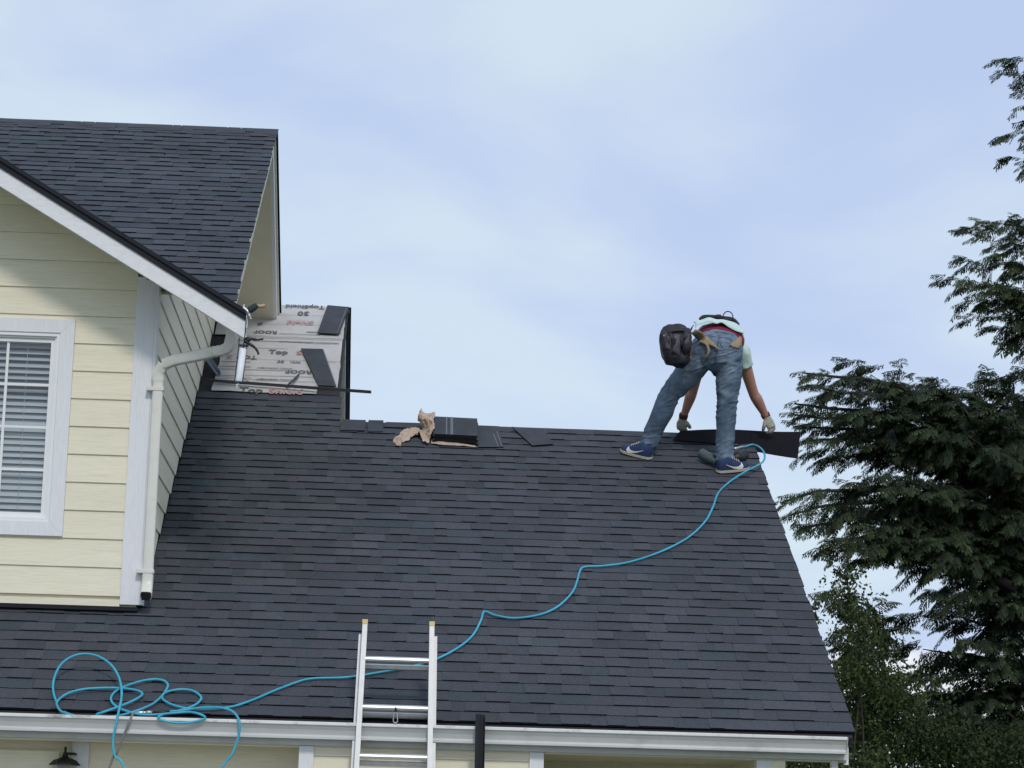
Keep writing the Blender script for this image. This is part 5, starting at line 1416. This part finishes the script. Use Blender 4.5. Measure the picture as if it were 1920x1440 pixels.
def limb_sprays(pts, items, r, ln=0.42, dens=15, spread=0.35, tone=1.0, droop=0.35, start=0.15):
    """side branchlets along one limb, each fringed with small drooping sprays"""
    pts = [np.array(p) for p in pts]; n = len(pts)
    L = sum(np.linalg.norm(pts[i + 1] - pts[i]) for i in range(n - 1))
    def at(t):
        f = t * (n - 1); a = min(int(f), n - 2); f -= a
        ax = pts[a + 1] - pts[a]
        return pts[a] * (1 - f) + pts[a + 1] * f, ax / np.linalg.norm(ax)
    m = max(4, int(L * (1 - start) * dens * 0.42))
    for i in range(m):
        t = start + (0.95 - start) * (i + r.random()) / m
        p, ax = at(t)
        side = np.cross(ax, [0, 0, 1.0]); side /= np.linalg.norm(side) + 1e-9
        sg = -1 if i % 2 else 1
        bl = ln * (0.45 + 0.80 * (1 - t)) * r.uniform(0.6, 1.25)
        lift = r.uniform(-0.05, 0.45)
        bd = ax * (0.85 + 0.3 * t) + side * sg * r.uniform(0.35, 1.0) * (1 - 0.35 * t) + np.array([0, 0, lift]); bd /= np.linalg.norm(bd)
        tn = tone * r.uniform(0.35, 1.25)
        k = max(4, int(bl / 0.060))
        for j in range(k):
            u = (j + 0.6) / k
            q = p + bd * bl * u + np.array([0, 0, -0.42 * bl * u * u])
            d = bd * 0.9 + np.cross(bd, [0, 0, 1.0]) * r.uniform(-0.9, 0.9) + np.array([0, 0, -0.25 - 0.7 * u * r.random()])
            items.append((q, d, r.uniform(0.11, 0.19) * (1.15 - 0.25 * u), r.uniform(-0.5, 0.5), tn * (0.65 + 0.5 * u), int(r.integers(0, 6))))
    # curtain below the inner part, shade put into its dark tone, leader at the tip
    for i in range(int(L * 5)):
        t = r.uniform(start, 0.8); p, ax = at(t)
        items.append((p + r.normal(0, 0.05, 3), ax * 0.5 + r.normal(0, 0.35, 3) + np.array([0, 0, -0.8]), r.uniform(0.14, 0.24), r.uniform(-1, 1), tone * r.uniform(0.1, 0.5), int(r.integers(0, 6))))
    tip, ax = at(1.0)
    for q in range(4):
        items.append((tip - ax * (0.05 + 0.09 * q), ax * (1.0 - 0.1 * q) + r.normal(0, 0.22, 3) + np.array([0, 0, 0.15]), 0.17, r.uniform(-.5, .5), tone * 1.15, q))
def limb_path(base, tip, lift, r, n=9):
    base, tip = np.array(base, float), np.array(tip, float); out = []
    for i in range(n):
        t = i / (n - 1); p = base * (1 - t) + tip * t
        p = p + np.array([0, 0, lift * np.sin(t * np.pi)]) + (r.normal(0, 0.03, 3) if 0 < i < n - 1 else 0)
        out.append(p)
    return out
def cedar(name, label, base, top, tips, auto, seed, trunk_r=0.22, ln=0.42, dens=15, extra_limbs=()):
    r = np.random.default_rng(seed); base, top = Vector(base), Vector(top)
    root = empty(name, base); tag(root, label, 'tree', 'conifers beside the house')
    tp = [base.lerp(top, t) + Vector((0.06 * math.sin(t * 9), 0.05 * math.cos(t * 7), 0)) * (0 < t < 1) for t in [i / 14 for i in range(15)]]
    MB().tube(tp, [trunk_r * (1 - 0.93 * i / 14) for i in range(15)], 10).build('trunk', M['bark'], root)
    items = []; H = top.z - base.z
    def trunk_at(z):
        t = max(0, min(1, (z - base.z) / H)); return np.array(base.lerp(top, t))
    wood = []
    for tip, rise, d_, tn in tips:
        tip = np.array(tip); b = trunk_at(tip[2] - rise)
        P = limb_path(b, tip, 0.10 * np.linalg.norm(tip - b), r)
        L = np.linalg.norm(tip - b)
        limb_sprays(P, items, r, ln, dens * d_, tone=tn, start=max(0.12, 1 - 2.6 / max(L, .1)))
        wood.append((P, 0.012 + 0.014 * L))
    for z0, z1, n, l0, l1, az0, az1 in auto:
        for i in range(n):
            z = z0 + (z1 - z0) * (i + r.random()) / n; f = (z - z0) / (z1 - z0 + 1e-6); ln_ = (l0 + (l1 - l0) * f) * r.uniform(0.7, 1.1); az = r.uniform(az0, az1)
            b = trunk_at(z); tip = b + np.array([math.cos(az) * ln_, math.sin(az) * ln_, r.uniform(-0.1, 0.25) * ln_])
            P = limb_path(b, tip, 0.10 * ln_, r)
            limb_sprays(P, items, r, ln, dens, tone=r.uniform(0.5, 1.0)); wood.append((P, 0.010 + 0.012 * ln_))
    for P, rr in list(extra_limbs): wood.append((P, rr))
    for P, rr in wood:
        P = P if rr > 0.05 else P[:-3]; m = len(P); MB().tube([Vector(p) - Vector((0, 0, 0.03 * i / m)) for i, p in enumerate(P)], [rr * (1 - 0.85 * i / (m - 1)) for i in range(m)], 6).build('limb', M['bark'], root)
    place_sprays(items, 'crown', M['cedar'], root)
    return root, items
def T(px, py, y, rise=0.5, d=1.0, tone=1.0): return (tuple(Py(px, py, y)), rise, d, tone)
r0 = random.Random(4)
# --- the tall conifer at the right edge
bt = Py(2015, 1200, 10.5); tt = Py(2040, -180, 10.5)
tips = [T(1874, 112, 10.2, .3), T(1893, 132, 10.5, .3), T(1910, 175, 10.3, .3), T(1880, 258, 10.3, .2), T(1893, 294, 10.6, .2), T(1918, 236, 10.2, .2),
        T(1806, 428, 10.0, .5, 1.3), T(1835, 412, 10.6, .4, 1.2), T(1862, 420, 10.2, .4), T(1765, 518, 9.9, .5, 1.4), T(1808, 482, 10.4, .4, 1.3), T(1800, 565, 10.0, .2, 1.3), T(1815, 592, 10.4, .2, 1.2), T(1850, 610, 10.2, .2), T(1882, 645, 10.2, .1), T(1850, 470, 9.8, .5, 1.3), T(1870, 540, 9.7, .4, 1.4), T(1890, 590, 10.0, .3, 1.3), T(1900, 450, 10.2, .4), T(1900, 500, 9.9, .4), T(1905, 560, 9.8, .3), T(1840, 540, 9.9, .3, 1.3), T(1912, 410, 10.4, .3), T(1908, 612, 10.2, .2)]
cedar('cedar_tree', 'tall cedar at the right edge reaching above the frame', (bt.x, 10.5, GZ), (tt.x, 10.5, tt.z), tips,
      [(2.6, 9.5, 46, 2.6, 0.9, -1.2, 1.6), (3.8, 4.3, 5, 1.0, 1.2, 2.0, 4.0)], 21, 0.26, ln=0.40)
# --- the broad conifer in front of it
b2 = Py(1965, 1250, 9.2); t2 = Py(1960, 600, 9.2)
tips = []
for px, py in ((1505, 694), (1580, 676), (1512, 716), (1600, 702), (1530, 742), (1642, 718), (1664, 726), (1490, 752), (1484, 772), (1487, 795), (1505, 822), (1500, 846), (1530, 862), (1684, 734), (1730, 718), (1745, 724), (1790, 726), (1846, 692), (1858, 712), (1812, 730), (1890, 728), (1915, 690), (1580, 905), (1590, 930), (1600, 770), (1680, 765), (1760, 770), (1570, 806), (1640, 790), (1560, 775), (1620, 830), (1700, 830), (1640, 812), (1720, 806), (1590, 850), (1680, 850)):
    tips.append(T(px, py, 8.6 + r0.uniform(-0.7, 0.7), 0.9 if py < 800 else 0.45, 1.25, r0.uniform(0.7, 1.1)))
for px, py in ((1620, 892), (1660, 915), (1730, 868), (1790, 800), (1850, 840), (1800, 880), (1730, 930), (1850, 915), (1890, 960), (1890, 800), (1850, 760), (1905, 870)):
    tips.append(T(px, py, 8.5 + r0.uniform(-0.8, 0.8), 0.5, 1.5, r0.uniform(0.5, 1.0)))
# the long limb reaching left over the roof edge
for px, py in ((1464, 938), (1478, 962), (1500, 985), (1530, 968), (1560, 975), (1545, 1010), (1528, 1030), (1575, 1030), (1600, 985), (1620, 1030), (1650, 1045), (1680, 1000), (1700, 1050), (1730, 1010), (1640, 990), (1720, 1065), (1760, 1060), (1590, 1050)):
    tips.append(T(px, py, 8.3 + r0.uniform(-0.5, 0.5), 0.2, 1.3, r0.uniform(0.7, 1.1)))
for px, py in ((1735, 1105), (1760, 1120), (1790, 1090), (1830, 1130), (1770, 1170), (1870, 1110), (1880, 1180), (1800, 1200), (1895, 1240), (1850, 1240), (1905, 1040), (1870, 1010), (1830, 1060), (1900, 1130), (1770, 1235), (1790, 1270), (1730, 1265), (1740, 1300), (1700, 1310), (1710, 1350), (1690, 1400), (1740, 1410), (1770, 1320), (1800, 1340), (1840, 1370), (1760, 1370), (1820, 1420), (1880, 1290), (1840, 1300), (1905, 1330), (1880, 1390)):
    tips.append(T(px, py, 8.5 + r0.uniform(-0.7, 0.7), 0.3, 1.4, r0.uniform(0.5, 1.0)))
big = [tuple(Py(x, y, 8.6)) for x, y in ((1905, 1105), (1870, 1085), (1835, 1060), (1800, 1030), (1775, 1000), (1745, 965), (1700, 930), (1650, 890))]
cedar('cedar_tree', 'broad cedar right of the roof with a limb reaching left over the rake', (b2.x, 9.2, GZ), (t2.x, 9.2, t2.z), tips,
      [(-1.0, 3.6, 36, 2.6, 1.8, -1.4, 1.6), (0.2, 3.2, 14, 2.2, 1.8, 1.6, 3.0)], 33, 0.24, ln=0.42, dens=17, extra_limbs=[(big, 0.055)])

# --- broad-leaved shrubs and saplings under the conifers
LEAF = None
def leafy(name, label, base, clumps, seed, leaf=0.055, per=150, group='broad-leaved bushes beside the house', stems=None, tone=1.0):
    r = np.random.default_rng(seed); base = np.array(base, float)
    root = empty(name, Vector(base)); tag(root, label, 'bush', group)
    V, Q, Tn, o = [], [], [], 0
    for c, rad in clumps:
        c = np.array(c, float)
        n = int(per * 1.5 * rad / 0.3)
        sub = c + r.normal(0, 1, (max(3, n // 14), 3)) * rad * np.array([0.55, 0.5, 0.5])
        for s in sub:
            tn = r.uniform(0.15, 1.0)
            P = s + r.normal(0, 1, (22, 3)) * np.array([0.085, 0.085, 0.055])
            for p in P:
                d = r.normal(0, 1, 3); d[2] -= 0.5; d /= np.linalg.norm(d); sd = np.cross(d, r.normal(0, 1, 3)); sd /= np.linalg.norm(sd) + 1e-9
                l = leaf * r.uniform(0.6, 1.25)
                V += [p, p + d * l * 0.5 + sd * l * 0.3, p + d * l, p + d * l * 0.5 - sd * l * 0.3]
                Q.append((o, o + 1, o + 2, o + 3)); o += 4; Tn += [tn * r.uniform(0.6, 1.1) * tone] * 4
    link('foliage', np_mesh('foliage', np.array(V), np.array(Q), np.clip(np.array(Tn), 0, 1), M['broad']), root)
    for c, rad in (stems or clumps[::max(1, len(clumps) // 2)]):
        c = Vector(c); b = Vector(base) + Vector((r.normal(0, 0.1), r.normal(0, 0.1), 0))
        mid = b.lerp(c, 0.55) + Vector((r.normal(0, 0.12), 0, 0.15))
        MB().tube(crom([b, mid, c, c + (c - mid) * 0.2], 4), [0.014] * 4 + [0.009] * 4 + [0.004] * 4 + [0.002], 6).build('stem', M['twig'], root)
    return root
def cl(px, py, y, rad): return (tuple(Py(px, py, y)), rad)
def bush_base(px, y): return (Py(px, 1500, y).x, y, GZ)
leafy('leafy_sapling', 'sapling with twining twigs standing clear against the sky beside the rake', bush_base(1600, 7.0),
      [cl(1592, 1120, 7.0, .13), cl(1578, 1095, 7.0, .08), cl(1600, 1145, 7.0, .17), cl(1612, 1175, 7.0, .18), cl(1625, 1205, 7.1, .2), cl(1600, 1190, 7.0, .16), cl(1620, 1240, 7.0, .25), cl(1655, 1262, 7.1, .2), cl(1690, 1285, 7.1, .22), cl(1635, 1280, 7.0, .3), cl(1605, 1270, 7.0, .2), cl(1592, 1262, 7.0, .12)], 3, 0.042, 210)
# twining twigs with single leaves
tw = empty('climbing_twig', Vector(bush_base(1590, 7.0))); tag(tw, 'thin leafy twigs rising above the sapling towards the long cedar limb', 'twig')
def twig(pts, seed, nl):
    r = np.random.default_rng(seed); P = crom([Py(x, y, 6.95) for x, y in pts], 8)
    t = MB().tube(P, [0.006 * (1 - 0.7 * i / len(P)) for i in range(len(P))], 5).build('stem', M['twig'], tw)
    V, Q, Tn = [], [], []
    for k in range(nl):
        p = np.array(P[int(r.integers(2, len(P)))]) + r.normal(0, 0.02, 3); d = r.normal(0, 1, 3); d[2] -= .3; d /= np.linalg.norm(d); sd = np.cross(d, r.normal(0, 1, 3)); sd /= np.linalg.norm(sd); l = 0.05 * r.uniform(.7, 1.3)
        o = len(V); V += [p, p + d * l * .5 + sd * l * .32, p + d * l, p + d * l * .5 - sd * l * .32]; Q.append((o, o + 1, o + 2, o + 3)); Tn += [r.uniform(.1, .6)] * 4
    link('foliage', np_mesh('foliage', np.array(V), np.array(Q), np.array(Tn), M['broad']), tw)
twig([(1600, 1140), (1590, 1105), (1586, 1080), (1572, 1065), (1555, 1055), (1550, 1035)], 2, 60)
twig([(1586, 1085), (1600, 1075), (1615, 1075), (1628, 1062), (1642, 1055)], 4, 45)
twig([(1592, 1115), (1588, 1095), (1578, 1075), (1568, 1068)], 5, 40)
twig([(1540, 1170), (1530, 1150), (1532, 1130), (1545, 1128)], 6, 40)
rr_ = random.Random(9)
def field(x0, x1, y0, y1, n, d0, d1, ra, rb): return [cl(rr_.uniform(x0, x1), rr_.uniform(y0, y1), rr_.uniform(d0, d1), rr_.uniform(ra, rb)) for _ in range(n)]
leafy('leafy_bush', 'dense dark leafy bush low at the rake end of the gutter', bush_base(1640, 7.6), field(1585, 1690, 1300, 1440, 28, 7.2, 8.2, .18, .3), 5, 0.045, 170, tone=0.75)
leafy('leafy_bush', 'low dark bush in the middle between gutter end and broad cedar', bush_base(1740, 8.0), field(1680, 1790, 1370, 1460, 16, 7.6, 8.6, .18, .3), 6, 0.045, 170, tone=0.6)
leafy('leafy_bush', 'very dark-leaved bush at the foot of the broad cedar, bottom right corner', bush_base(1850, 8.0), field(1790, 1960, 1380, 1470, 18, 7.4, 8.8, .2, .3), 7, 0.045, 170, tone=0.4)  # leaf colour toned down furthest of the bushes
leafy('leafy_bush', 'bright green hedge bush seen beneath the porch end of the gutter', bush_base(1530, 6.6), field(1430, 1640, 1412, 1520, 30, 6.2, 7.2, .14, .24), 8, 0.045, 190, tone=1.1)
tp_ = [T(1540, 1108, 7.8, .2), T(1560, 1130, 7.9, .2), T(1630, 1135, 8.0, .2), T(1560, 1195, 7.8, .1), T(1575, 1250, 7.8, .1), T(1590, 1165, 7.9, .2), T(1570, 1290, 7.8, .1), T(1690, 1265, 8.1, .1), T(1600, 1230, 7.7, .1)]
s3_ = Py(1690, 1330, 8.0)
cedar('young_cedar', 'young cedar poking out between the rake and the sapling', (s3_.x, 8.0, GZ), (Py(1640, 1140, 8.0).x, 8.0, Py(1640, 1140, 8.0).z), tp_, [(0.0, 1.4, 6, 0.5, 0.3, 0, 6.28)], 44, 0.09, ln=0.30, dens=14)
